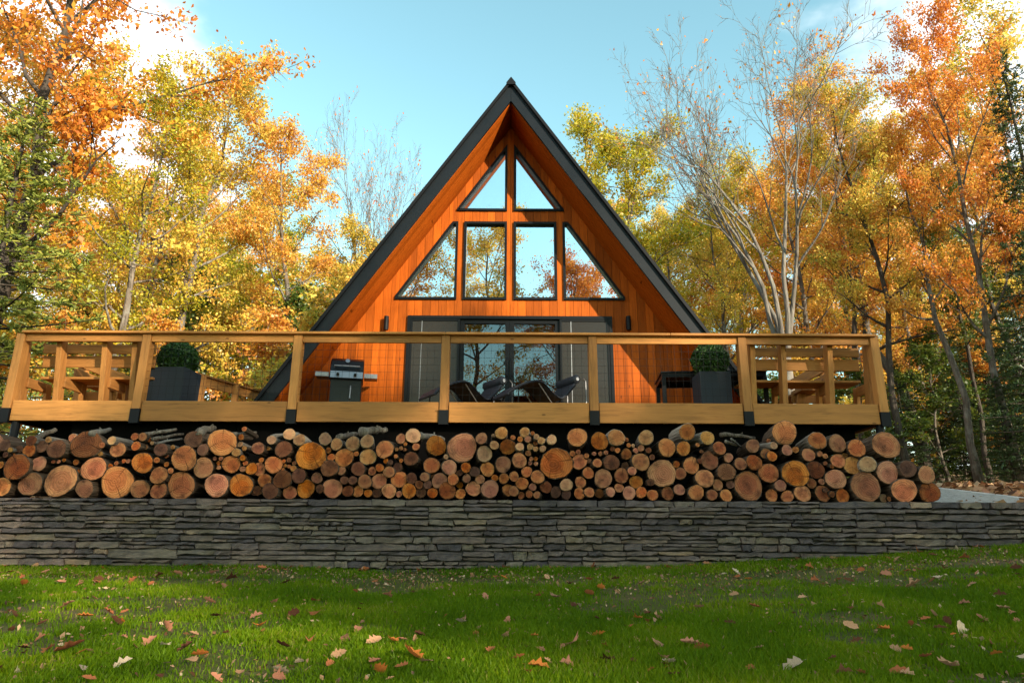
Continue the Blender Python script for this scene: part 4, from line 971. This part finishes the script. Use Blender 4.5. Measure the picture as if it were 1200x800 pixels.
def bare_tree(seed, H, stems, spread, leafy=900):
    g = random.Random(seed); q = MB(); tips = []
    def rec(p, d, L, r, depth):
        n = 7 if depth < 2 else 3; pts = [p]; dd = d.normalized()
        for k in range(n):
            w = 0.13 if depth < 2 else 0.2
            dd = (dd + Vector((g.gauss(0, w), g.gauss(0, w), g.gauss(0, w * .6) + (0.05 if depth else 0.0)))).normalized(); pts.append(pts[-1] + dd * L / n)
        r1 = r * (0.16 if depth < 3 else 0.4) if depth < 4 else 0.0025
        q.tube(pts, [r + (r1 - r) * k / n for k in range(n + 1)], 8 if depth < 1 else (5 if depth < 3 else 3), False)
        if depth >= 4: tips.append(pts); return
        m = [6, 5, 4, 4][depth]
        for j in range(m):
            f = (0.32 if depth else 0.35) + 0.66 * (j + g.random() * 0.9) / m; k = min(int(f * n), n - 1); pp = pts[k].lerp(pts[k+1], f * n - k)
            base = (pts[k+1] - pts[k]).normalized(); a = g.uniform(0, 6.28); o = base.orthogonal().normalized(); o2 = base.cross(o)
            ang = g.uniform(0.35, 0.75)
            nd = base * math.cos(ang) + (o * math.cos(a) + o2 * math.sin(a)) * math.sin(ang)
            rec(pp, nd, L * g.uniform(0.42, 0.62) * (1.15 - 0.35 * f), max(r * (1 - 0.6 * f) * 0.6, 0.006), depth + 1)
    fz = H * 0.24 if stems > 1 else -0.1
    if stems > 1: q.tube([Vector((0, 0, -0.15)), Vector((0.03, 0.02, fz * .5)), Vector((0, 0, fz + 0.25))], [H * .016, H * .0135, H * .012], 10)
    for i in range(stems):
        a = 6.28 * i / stems + g.uniform(-.4, .4); t = 0.08 + 0.22 * g.random() * spread
        rec(Vector((math.cos(a) * .06 * (stems > 1), math.sin(a) * .06 * (stems > 1), fz)), Vector((math.cos(a) * t, math.sin(a) * t, 1)), H * g.uniform(0.62, 0.78) * (0.72 if stems > 1 else 1), H * (0.0068 if stems > 1 else 0.012), 0)
    gn = np.random.default_rng(seed); T = np.array([[list(p) for p in t] for t in tips]); pick = gn.integers(0, len(T), leafy)
    C = T[pick, 3] + gn.normal(size=(leafy, 3)) * 0.06
    return q.mesh('trunk', M['barkpale'], True), leaves_mesh('crown', C, 0.045, 0.6, gn, M['lf_rust'])

PROTO = {
 'a': broadleaf(11, 14, 3.1, 0.30, 20, 58, 0.044, nsec=6, nter=4),
 'b': broadleaf(12, 14, 2.7, 0.38, 18, 56, 0.044, nsec=6, nter=4, lean=0.05),
 'c': broadleaf(13, 14, 3.4, 0.26, 20, 58, 0.045, nsec=6, nter=4, lean=0.04),
 'd': broadleaf(14, 14, 2.3, 0.42, 16, 54, 0.044, nsec=6, nter=4, lean=0.06),
 'e': broadleaf(15, 14, 2.8, 0.20, 20, 40, 0.044, nsec=6, nter=4, lean=0.05),
 'u': broadleaf(16, 5, 1.7, 0.10, 14, 36, 0.042, nsec=5, nter=4, lean=0.08),
 'p': conifer(31, 14, 3.0, 0.16, 5.5, 15, 0.16, 0.005, M['lf_needle'], 4),
 'h': conifer(32, 14, 2.7, 0.06, 8.0, 12, 0.12, 0.07, M['lf_hemlock'], 6),
 'x': bare_tree(41, 12.5, 5, 1.0),
 'y': bare_tree(42, 14, 1, 0.6, 350),
}
PH = {'a': 14, 'b': 14, 'c': 14, 'd': 14, 'e': 14, 'u': 5, 'p': 14, 'h': 14, 'x': 11.6, 'y': 13}
def make_tree(kind, X, Y, H, mat, label, group, rz=None, wide=1.0, bark=None, name=None, zf=None, tilt=0.0):
    tm, cm_ = PROTO[kind]; z = (zf or back_z)(X, Y)
    nm = name or {'p': 'pine_tree', 'h': 'hemlock_tree', 'x': 'bare_tree', 'y': 'bare_tree', 'u': 'understory_tree'}.get(kind, 'autumn_tree')
    o = empty(nm, (X, Y, z)); tag(o, label, 'tree', group)
    s = H / PH[kind]; o.rotation_euler = (0, tilt, rnd.uniform(0, 6.28) if rz is None else rz)
    if tilt: o.rotation_euler = (Matrix.Rotation(tilt, 3, 'Y') @ Matrix.Rotation(rz or 0, 3, 'Z')).to_euler()
    o.scale = (s * wide, s * wide, s)
    a = link('trunk', tm, o); b = link('crown', cm_, o)
    if bark: a.material_slots[0].link = 'OBJECT'; a.material_slots[0].material = M[bark]
    if mat: b.material_slots[0].link = 'OBJECT'; b.material_slots[0].material = M[mat]
    return o
def tree_at(kind, px, Y, ytop, mat, label, group='trees behind the cabin', **kw):
    top = P(600, ytop, Y).z; zb = 0.42 + 0.05 * (Y - 9.2)
    H = max(top - zb, 1.0); q = P(px, 0, Y); ang = R3 @ Vector((px - 600, 0, -F)); 
    zm = zb + 0.5 * H; d = Y * math.cos(R(16.16)) + zm * math.sin(R(16.16)); X = (px - 600) / F * d
    zb = back_z(X, Y)
    return make_tree(kind, X, Y, max(top - zb, 1.0), mat, label, group, **kw)
GU = 'understory saplings'
GL, GR = 'trees in the wood left of the cabin', 'trees in the wood right of the cabin'
# left wood, nearest first
tree_at('p', -8, 13.0, 118, None, 'green pine with long needles at the left edge of the photo', GL, wide=1.45)
tree_at('c', 62, 14.5, -190, 'lf_rust', 'tallest orange oak rising past the top left corner', GL, wide=0.95, bark='barkdark', rz=2.6)
tree_at('a', 232, 18.0, 72, 'lf_gold', 'golden tree left of the orange maple, under the clear sky edge', GL, wide=0.9, rz=1.1)
tree_at('b', 342, 19.5, 140, 'lf_orange', 'orange tree nearest the left roof slope with domed top', GL, wide=0.92, rz=2.0)
tree_at('e', 130, 16.5, 120, 'lf_lime', 'yellow-green tree with a leaning grey trunk behind the left bench', GL, wide=1.0, rz=0.3)
tree_at('d', 398, 23, 268, 'lf_gold', 'low golden tree touching the left roof slope', GL, wide=1.15)
tree_at('x', 440, 24, 172, None, 'slender bare tree left of the roof slope', GL, rz=2.2, wide=0.5)
tree_at('a', 30, 20, 60, 'lf_gold', 'yellow tree behind the pine at far left', GL)
tree_at('c', 180, 24, 140, 'lf_orange', 'orange tree in the second rank behind the left planter', GL)
tree_at('b', 290, 27, 200, 'lf_lime', 'yellow-green tree in the second rank left of the roof', GL)
tree_at('a', -70, 17, -20, 'lf_orange', 'orange tree just past the left edge of the photo', GL)
# right wood
tree_at('b', 742, 21, 132, 'lf_lime', 'yellow-green rounded tree right of the roof peak', GR, wide=1.05, rz=0.4)
tree_at('d', 690, 23, 150, 'lf_lime', 'yellow-green tree half hidden behind the right roof slope', GR, wide=1.0, rz=2.4)
tree_at('e', 815, 25, 195, 'lf_lime', 'thin yellow-green tree between the round tree and the bare tree', GR, wide=1.1)
tree_at('x', 906, 15.5, 42, None, 'large bare grey tree with many upswept stems', GR, rz=0.5, wide=0.74)
tree_at('e', 1045, 18.5, 55, 'lf_orange', 'orange tree right of the large bare tree', GR, wide=0.95, rz=3.2)
tree_at('c', 1140, 15.0, 15, 'lf_rust', 'rust-red tree at the upper right', GR, wide=0.66, rz=1.7)
tree_at('h', 1225, 14.0, 60, None, 'dark green hemlock at the right edge', GR, wide=0.9)
tree_at('d', 1108, 15.6, 130, 'lf_orange', 'orange tree with straight grey trunk right of the deck', GR, bark='bark', wide=0.8, rz=0.2)
tree_at('e', 960, 22, 150, 'lf_orange', 'sparse orange tree behind the large bare tree', GR)
tree_at('b', 870, 28, 190, 'lf_gold', 'golden tree far behind the bare tree trunk', GR)
tree_at('c', 1000, 27, 170, 'lf_gold', 'golden tree in the second rank above the right bench', GR)
tree_at('e', 1110, 25, 110, 'lf_gold', 'golden tree in the second rank at right', GR)
tree_at('b', 1185, 21, 40, 'lf_gold', 'yellow tree behind the hemlock', GR)
tree_at('h', 1150, 21, 240, None, 'dark green young hemlock under the rust trees', GR, wide=1.2)
tree_at('h', 1090, 26, 330, None, 'dark green small hemlock behind the straight grey trunk', GR, wide=1.3)
tree_at('h', 1205, 17, 330, None, 'dark green low hemlock at lower right edge', GR, wide=1.4)
tree_at('d', 1128, 17.0, 200, 'lf_green', 'dark thin trunk beside the straight grey trunk', GR, bark='barkdark', wide=0.7)
for k_, (kd, px_, Y_, yt_, mt_, bk_, ds_) in enumerate([('d', 985, 19, 120, 'lf_orange', 'barkdark', 'dark-stemmed orange tree above the right bench'), ('b', 1030, 16.5, 95, 'lf_gold', 'barkdark', 'golden tree with dark trunk at the end of the deck'), ('d', 1066, 21, 140, 'lf_gold', 'bark', 'slim golden tree between the deck end and the grey trunk'), ('d', 1172, 18, 90, 'lf_orange', 'barkdark', 'slim dark-trunked orange tree near the right edge'), ('d', 860, 22, 210, 'lf_gold', 'bark', 'slim golden tree left of the large bare tree'), ('d', 1195, 24, 120, 'lf_lime', 'bark', 'slim yellow-green tree behind the right edge hemlock'), ('b', 940, 30, 200, 'lf_rust', 'barkdark', 'rust tree behind the right bench')]):
    tree_at(kd, px_, Y_, yt_, mt_, ds_, GR, bark=bk_, wide=0.75)
for k_, (px_, Y_, yt_) in enumerate([(1060, 18, 420), (1130, 19, 395), (1180, 15, 440), (1100, 22, 400), (1040, 24, 430), (1160, 26, 350)]):
    tree_at('h', px_, Y_, yt_, None, 'short dark green hemlock in the right understory, %s such' % ordn(k_ + 1), GU, wide=1.5)
# deeper ranks of the wood
mname = {'lf_gold': 'golden', 'lf_orange': 'orange', 'lf_lime': 'yellow-green', 'lf_rust': 'rust-red', 'lf_green': 'green'}
f_rnd = random.Random(4); mats_l = ['lf_gold', 'lf_gold', 'lf_orange', 'lf_lime', 'lf_orange']; mats_r = ['lf_orange', 'lf_gold', 'lf_lime', 'lf_rust', 'lf_gold']
for i in range(20):
    px = -40 + 26 * i + f_rnd.uniform(-10, 10); Y = f_rnd.uniform(28, 46)
    if px > 455: continue
    yt = 190 + max(0, px - 200) * 0.55 + f_rnd.uniform(0, 90)
    tree_at('abced'[i % 5], px, Y, yt, mats_l[i % 5], '%s tree deep in the left wood, %s from left in the rear ranks' % (mname[mats_l[i % 5]], ordn(i + 1)), GL, wide=f_rnd.uniform(0.9, 1.2))
for i in range(20):
    px = 700 + 28 * i + f_rnd.uniform(-10, 10); Y = f_rnd.uniform(30, 46)
    yt = 235 - max(0, px - 950) * 0.12 + f_rnd.uniform(0, 110)
    tree_at('abced'[i % 5], px, Y, yt, mats_r[i % 5], '%s tree deep in the right wood, %s from left in the rear ranks' % (mname[mats_r[i % 5]], ordn(i + 1)), GR, wide=f_rnd.uniform(0.9, 1.2))

for i in range(13):
    px = -20 + 33 * i + f_rnd.uniform(-10, 10); Y = f_rnd.uniform(15, 24)
    if px < 400: tree_at('u', px, Y, f_rnd.uniform(330, 400), ['lf_gold', 'lf_lime', 'lf_orange', 'lf_green'][i % 4], '%s sapling under the left wood, %s sapling from left' % (mname[['lf_gold', 'lf_lime', 'lf_orange', 'lf_green'][i % 4]], ordn(i + 1)), GU, wide=1.1)
for i in range(16):
    px = 860 + 26 * i + f_rnd.uniform(-10, 10); Y = f_rnd.uniform(16, 26)
    tree_at('u', px, Y, f_rnd.uniform(380, 470), ['lf_orange', 'lf_green', 'lf_green', 'lf_gold'][i % 4], '%s sapling under the right wood, %s sapling from left' % (mname[['lf_orange', 'lf_green', 'lf_green', 'lf_gold'][i % 4]], ordn(i + 1)), GU, wide=1.2)

# trees behind the photographer: they shade the lawn and show in the window glass
GB = 'trees across the lawn, mirrored in the windows'
for k, (kind, X, Y, H, mat) in enumerate([('a', -15, -16, 17, 'lf_orange'), ('b', -10.2, -17, 18, 'lf_gold'), ('b', -5.6, -14, 19.5, 'lf_orange'), ('a', -2.0, -15, 20.0, 'lf_gold'), ('e', 1.9, -14, 17.6, 'lf_rust'), ('d', 4.5, -17, 18.8, 'lf_rust')]):
    make_tree(kind, X, Y, H, mat, 'tall %s tree across the lawn, %s from left in the window reflections' % (mname[mat], ordn(6 - k)), GB, zf=lawn_z)
for k, (kind, X, Y, H, mat, wd) in enumerate([('c', 7.6, -9, 9.4, 'lf_orange', 1.3), ('c', 16.2, -10, 10.3, 'lf_gold', 1.4), ('c', 20.8, -10.5, 11.4, 'lf_orange', 1.45), ('a', 25.5, -11, 12.6, 'lf_rust', 1.35), ('c', 29.8, -12, 14.0, 'lf_gold', 1.3), ('c', 11.3, -14.5, 11.8, 'lf_gold', 1.0),
                           ('d', 18.6, -14, 17.7, 'lf_orange', 0.8), ('c', 22.8, -15, 12.6, 'lf_orange', 1.2), ('a', 25.8, -15.5, 14.6, 'lf_gold', 1.3), ('y', 26.0, -18, 20.0, None, 0.9), ('d', 14.4, -14, 19.0, 'lf_gold', 0.75), ('y', 30.0, -22, 24.0, None, 1.1), ('e', 25.8, -21, 21.5, 'lf_gold', 0.5), ('d', 28.6, -21, 19.3, 'lf_orange', 0.85), ('b', 31, -18, 18, 'lf_rust', 1.1), ('c', 35, -11, 8.5, 'lf_rust', 1.4), ('c', 40, -10, 8, 'lf_gold', 1.4)]):
    make_tree(kind, X, Y, H, mat, 'smaller %s tree behind the photographer, %s from left, shading the lawn' % (mname.get(mat, 'bare'), ordn(k + 1)), GB, zf=lawn_z, wide=wd)

# ------------------------------------------------------------------ grass
g = np.random.default_rng(3)
def vnoise(x, y, s, seed):
    gg = np.random.default_rng(seed); T = gg.random((64, 64)); u = x * s; v = y * s
    i = np.floor(u).astype(int); j = np.floor(v).astype(int); fu = u - i; fv = v - j; fu = fu*fu*(3-2*fu); fv = fv*fv*(3-2*fv)
    a = T[i % 64, j % 64]; b = T[(i+1) % 64, j % 64]; c = T[i % 64, (j+1) % 64]; d = T[(i+1) % 64, (j+1) % 64]
    return (a*(1-fu)+b*fu)*(1-fv) + (c*(1-fu)+d*fu)*fv
N = 520000
yy = 2.6 * (8.42 / 2.6) ** g.random(N)                     # denser near the camera
xx = (g.random(N) * 2 - 1) * (yy * 0.80 + 0.9)
pat = 0.6 * vnoise(xx + 50, yy + 50, 0.9, 1) + 0.4 * vnoise(xx + 50, yy + 50, 3.1, 2)
path = np.exp(-((yy - 7.25 - 0.10 * np.sin(xx * 0.8)) / 0.45) ** 2) * (0.8 + 0.25 * (xx > 2.2) - 0.2 * (np.abs(xx) < 1.5))
dens = np.clip((pat - 0.27) * 4.5, 0.10, 1) * (1 - 0.96 * np.clip(path * 1.25, 0, 1) * np.clip(vnoise(xx + 9, yy + 9, 1.7, 3) * 2.2, 0, 1))
k = g.random(N) < dens; xx, yy, pat, path = xx[k], yy[k], pat[k], path[k]; N = len(xx)
lz = np.vectorize(lawn_z)
zz = lz(xx, yy)
hh = g.uniform(0.022, 0.055, N) * (0.65 + 0.7 * pat) * (1 + 0.35 * np.clip((yy - 7.9) * 3, 0, 1)) ; ww = g.uniform(0.0014, 0.0030, N) * (1 + yy * 0.09)
az = g.random(N) * 6.283; ln = g.uniform(0.1, 0.75, N) * hh; la = g.random(N) * 6.283
sx_, sy_ = np.cos(az) * ww, np.sin(az) * ww; lx, ly = np.cos(la) * ln, np.sin(la) * ln
B = np.stack([xx, yy, zz - 0.004], 1)
v = np.empty((N, 5, 3))
S = np.stack([sx_, sy_, np.zeros(N)], 1); Lm = np.stack([lx * .35, ly * .35, hh * .6], 1); Lt = np.stack([lx, ly, hh], 1)
v[:, 0] = B - S; v[:, 1] = B + S; v[:, 2] = B + Lm + S * .8; v[:, 3] = B + Lm - S * .8; v[:, 4] = B + Lt
idx = np.arange(N)[:, None] * 5
tri = np.concatenate([idx + np.array([[0, 1, 2]]), idx + np.array([[0, 2, 3]]), idx + np.array([[3, 2, 4]])])
tone = (0.15 + 0.55 * vnoise(xx + 20, yy + 20, 2.2, 8) + g.normal(size=N) * 0.13 + (g.random(N) < 0.05) * 0.4 + 0.25 * path).clip(0, 1)
gme = np_mesh('grass', v.reshape(-1, 3), tri, M['grass'], {'tone': np.repeat(tone, 5)})
tag(link('grass', gme), 'short green autumn grass with thin and bare patches', 'grass', kind='stuff')

# ------------------------------------------------------------------ fallen leaves
def oak_leaf(seed):
    q = random.Random(seed); lob = q.choice([3, 3, 4]); left = []; right = []
    for i in range(lob * 2 + 1):
        t = i / (lob * 2); w = (0.36 if i % 2 else 0.21) * math.sin(math.pi * (0.12 + 0.80 * t)) + 0.03
        y = -0.5 + t * 0.95 + (0.06 if i % 2 else 0)
        left.append((-w * q.uniform(.8, 1.2), y)); right.append((w * q.uniform(.8, 1.2), y))
    curl = q.uniform(0.3, 1.3); bend = q.uniform(-0.5, 0.9); fold = q.uniform(0.1, 0.7)
    def z(x, y): return abs(x) * fold + curl * x * x * 1.2 + bend * y * y * 0.6 + 0.03
    spine = [(0, y) for _, y in left]; V = [(x, y, z(x, y)) for x, y in left + spine + right] + [(0, 0.56, z(0, .56)), (-0.012, -0.75, 0.02), (0.012, -0.75, 0.02)]
    n = len(left); Fc = []
    for i in range(n - 1): Fc += [(i, n + i, n + i + 1, i + 1), (n + i, 2*n + i, 2*n + i + 1, n + i + 1)]
    Fc += [(n - 1, 2*n - 1, 3*n), (2*n - 1, 3*n - 1, 3*n), (n, 3*n + 1, 3*n + 2)]
    return MB().poly(V, Fc).mesh('fallen_leaf', M['dl_rust'], True)
LFM = [oak_leaf(s) for s in range(10)]
def hit_lawn(px, py):
    d = R3 @ Vector((px - 600.0, 400.0 - py, -F)); y = 5.0
    for _ in range(30):
        x = d.x / d.y * y; zl = lawn_z(x, y); y += (d.z / d.y * y - zl) / max(-(d.z / d.y) + 0.055, 0.01) * 0.7
        y = min(max(y, 1.5), 8.3)
    return d.x / d.y * y, y
dr_ = random.Random(17); GF = 'fallen leaves on the lawn'
spec = [(80, 768, .17, 'rust', 'large rust oak leaf with lobes at the lower left corner'), (304, 741, .15, 'orange', 'orange leaf standing in the sunlit patch of grass'), (233, 775, .10, 'orange', 'bright orange leaf at lower left, in the sunlit patch'), (482, 776, .19, 'orange', 'large red-orange leaf lying flat near the bottom edge, left of centre'), (672, 761, .15, 'pink', 'pinkish lobed oak leaf right of bottom centre'), (631, 789, .13, 'orange', 'orange-tan leaf at the bottom edge, just right of centre'),
 (445, 794, .10, 'orange', 'yellow-orange leaf at the very bottom, left of centre'), (770, 764, .13, 'tan', 'tan curled oblong leaf right of centre near the bottom'), (810, 762, .13, 'pink', 'pinkish curled leaf beside the bare patch right of centre'), (770, 729, .10, 'tan', 'pale tan star-shaped leaf in mid lawn right of centre'), (672, 716, .13, 'brown', 'dark red-brown upright leaf in mid lawn'), (540, 735, .11, 'pale', 'pale pink leaf standing in the grass left of the dark red one'),
 (1112, 789, .15, 'tan', 'tan leaf standing upright near the bottom right'), (998, 740, .10, 'tan', 'tan leaf standing upright right of centre'), (1125, 744, .11, 'pale', 'pale cream curled leaf at right'), (930, 790, .13, 'pale', 'pale curled leaf at the bottom edge, right of the bare patch'), (1072, 690, .14, 'tan', 'tan leaf cluster member in front of the wall at right'), (370, 724, .14, 'rust', 'rust leaf in mid lawn at left'), (575, 770, .11, 'rust', 'rust-red leaf low in the centre of the lawn'), (1100, 683, .16, 'pale', 'flat pale leaf at right, below the gravel end of the wall'),
 (1075, 636, .16, 'rust', 'rust leaf leaning against the foot of the wall at right'), (695, 660, .13, 'rust', 'rust leaf leaning on the foot of the wall at centre'), (425, 664, .16, 'rust', 'rust leaf at the foot of the wall left of centre'), (650, 705, .13, 'tan', 'flat tan leaf in mid lawn near the centre'), (135, 735, .11, 'brown', 'dark curled leaf in the shade at left'), (175, 759, .12, 'pink', 'pink-brown curled leaf at the edge of the shade at left')]
def put_leaf(px, py, s, c, label):
    x, y = hit_lawn(px, py); zl = lawn_z(x, y); s *= min(1.0, 0.5 + y * 0.085)
    o = link('fallen_leaf', LFM[dr_.randrange(10)], None, (x, y, zl + 0.028 + s * 0.06), (dr_.gauss(0, 0.4), dr_.gauss(0, 0.4), dr_.uniform(0, 6.28)), (s * dr_.uniform(.8, 1.1), s, s * .75))
    o.material_slots[0].link = 'OBJECT'; o.material_slots[0].material = M['dl_' + c]; tag(o, label, 'leaf', GF); return o
for a in spec: put_leaf(*a)
cw = {'rust': 'rust-red', 'tan': 'tan', 'pink': 'pinkish brown', 'orange': 'orange', 'brown': 'dark brown', 'pale': 'pale cream'}
def zone(px, py):
    hz_ = 'left' if px < 400 else ('middle' if px < 800 else 'right')
    return 'at foot of wall, %s third' % hz_ if py < 682 else ('on upper lawn, %s third' % hz_ if py < 735 else 'on lower lawn, %s third' % hz_)
pend = []
for i in range(265):
    py = dr_.uniform(650, 690) if dr_.random() < 0.34 else 665 + 140 * dr_.random() ** 0.8
    px = dr_.uniform(-20, 1220)
    if px > 750: py -= max(0, 20 - (py - 655) * 0.3) * min((px - 750) / 400, 1)
    c = dr_.choice(['rust', 'rust', 'rust', 'tan', 'tan', 'pink', 'pink', 'pink', 'brown', 'brown', 'pale', 'orange'])
    pend.append((px, py, dr_.uniform(0.045, 0.11), c))
pend.sort(); lc = {}
for px, py, sz, c in pend:
    key = 'small %s leaf %s' % (cw[c], zone(px, py)); lc[key] = lc.get(key, 0) + 1
    put_leaf(px, py, sz, c, '%s, %s from left' % (key, ordn(lc[key])))
# leaf crumbs too small to count
N = 9000; ys = 8.40 - np.abs(g.normal(size=N)) * 0.9; far = g.random(N) < 0.5; ys = np.where(far, g.uniform(2.8, 8.35, N), ys); ys = np.clip(ys, 2.7, 8.37)
xs = (g.random(N) * 2 - 1) * (ys * 0.8 + 0.8)
C = np.stack([xs, ys, lz(xs, ys) + g.uniform(0.004, 0.03, N)], 1); upv = np.zeros((N, 3)); upv[:, 2] = 1.2
M['crumb'] = leaf_mat('leaf_crumbs', [(0.0, (0.07, 0.035, 0.02)), (0.4, (0.22, 0.10, 0.05)), (0.75, (0.36, 0.19, 0.10)), (1.0, (0.48, 0.34, 0.2))], trans=0.1, spread=0)
tag(link('leaf_crumbs', leaves_mesh('leaf_crumbs', C, 0.015, 0.55, g, M['crumb'], up=upv)), 'brown leaf crumbs and stalks scattered through the grass', 'leaf litter', kind='stuff')
# leaf litter on the forest floor
N = 26000; xs = g.uniform(-26, 26, N); ys = 9.4 + 26 * g.random(N) ** 1.3; bz = np.vectorize(back_z)
keep = ~((np.abs(xs) < 5.0) & (ys > 9.0) & (ys < 24)); xs, ys = xs[keep], ys[keep]; N = len(xs)
C = np.stack([xs, ys, bz(xs, ys) + g.uniform(0.01, 0.06, N)], 1); upv = np.zeros((N, 3)); upv[:, 2] = 1.0
tag(link('leaf_litter', leaves_mesh('leaf_litter', C, 0.07, 0.6, g, M['crumb'], up=upv)), 'brown leaf litter covering the forest floor', 'leaf litter', kind='stuff')
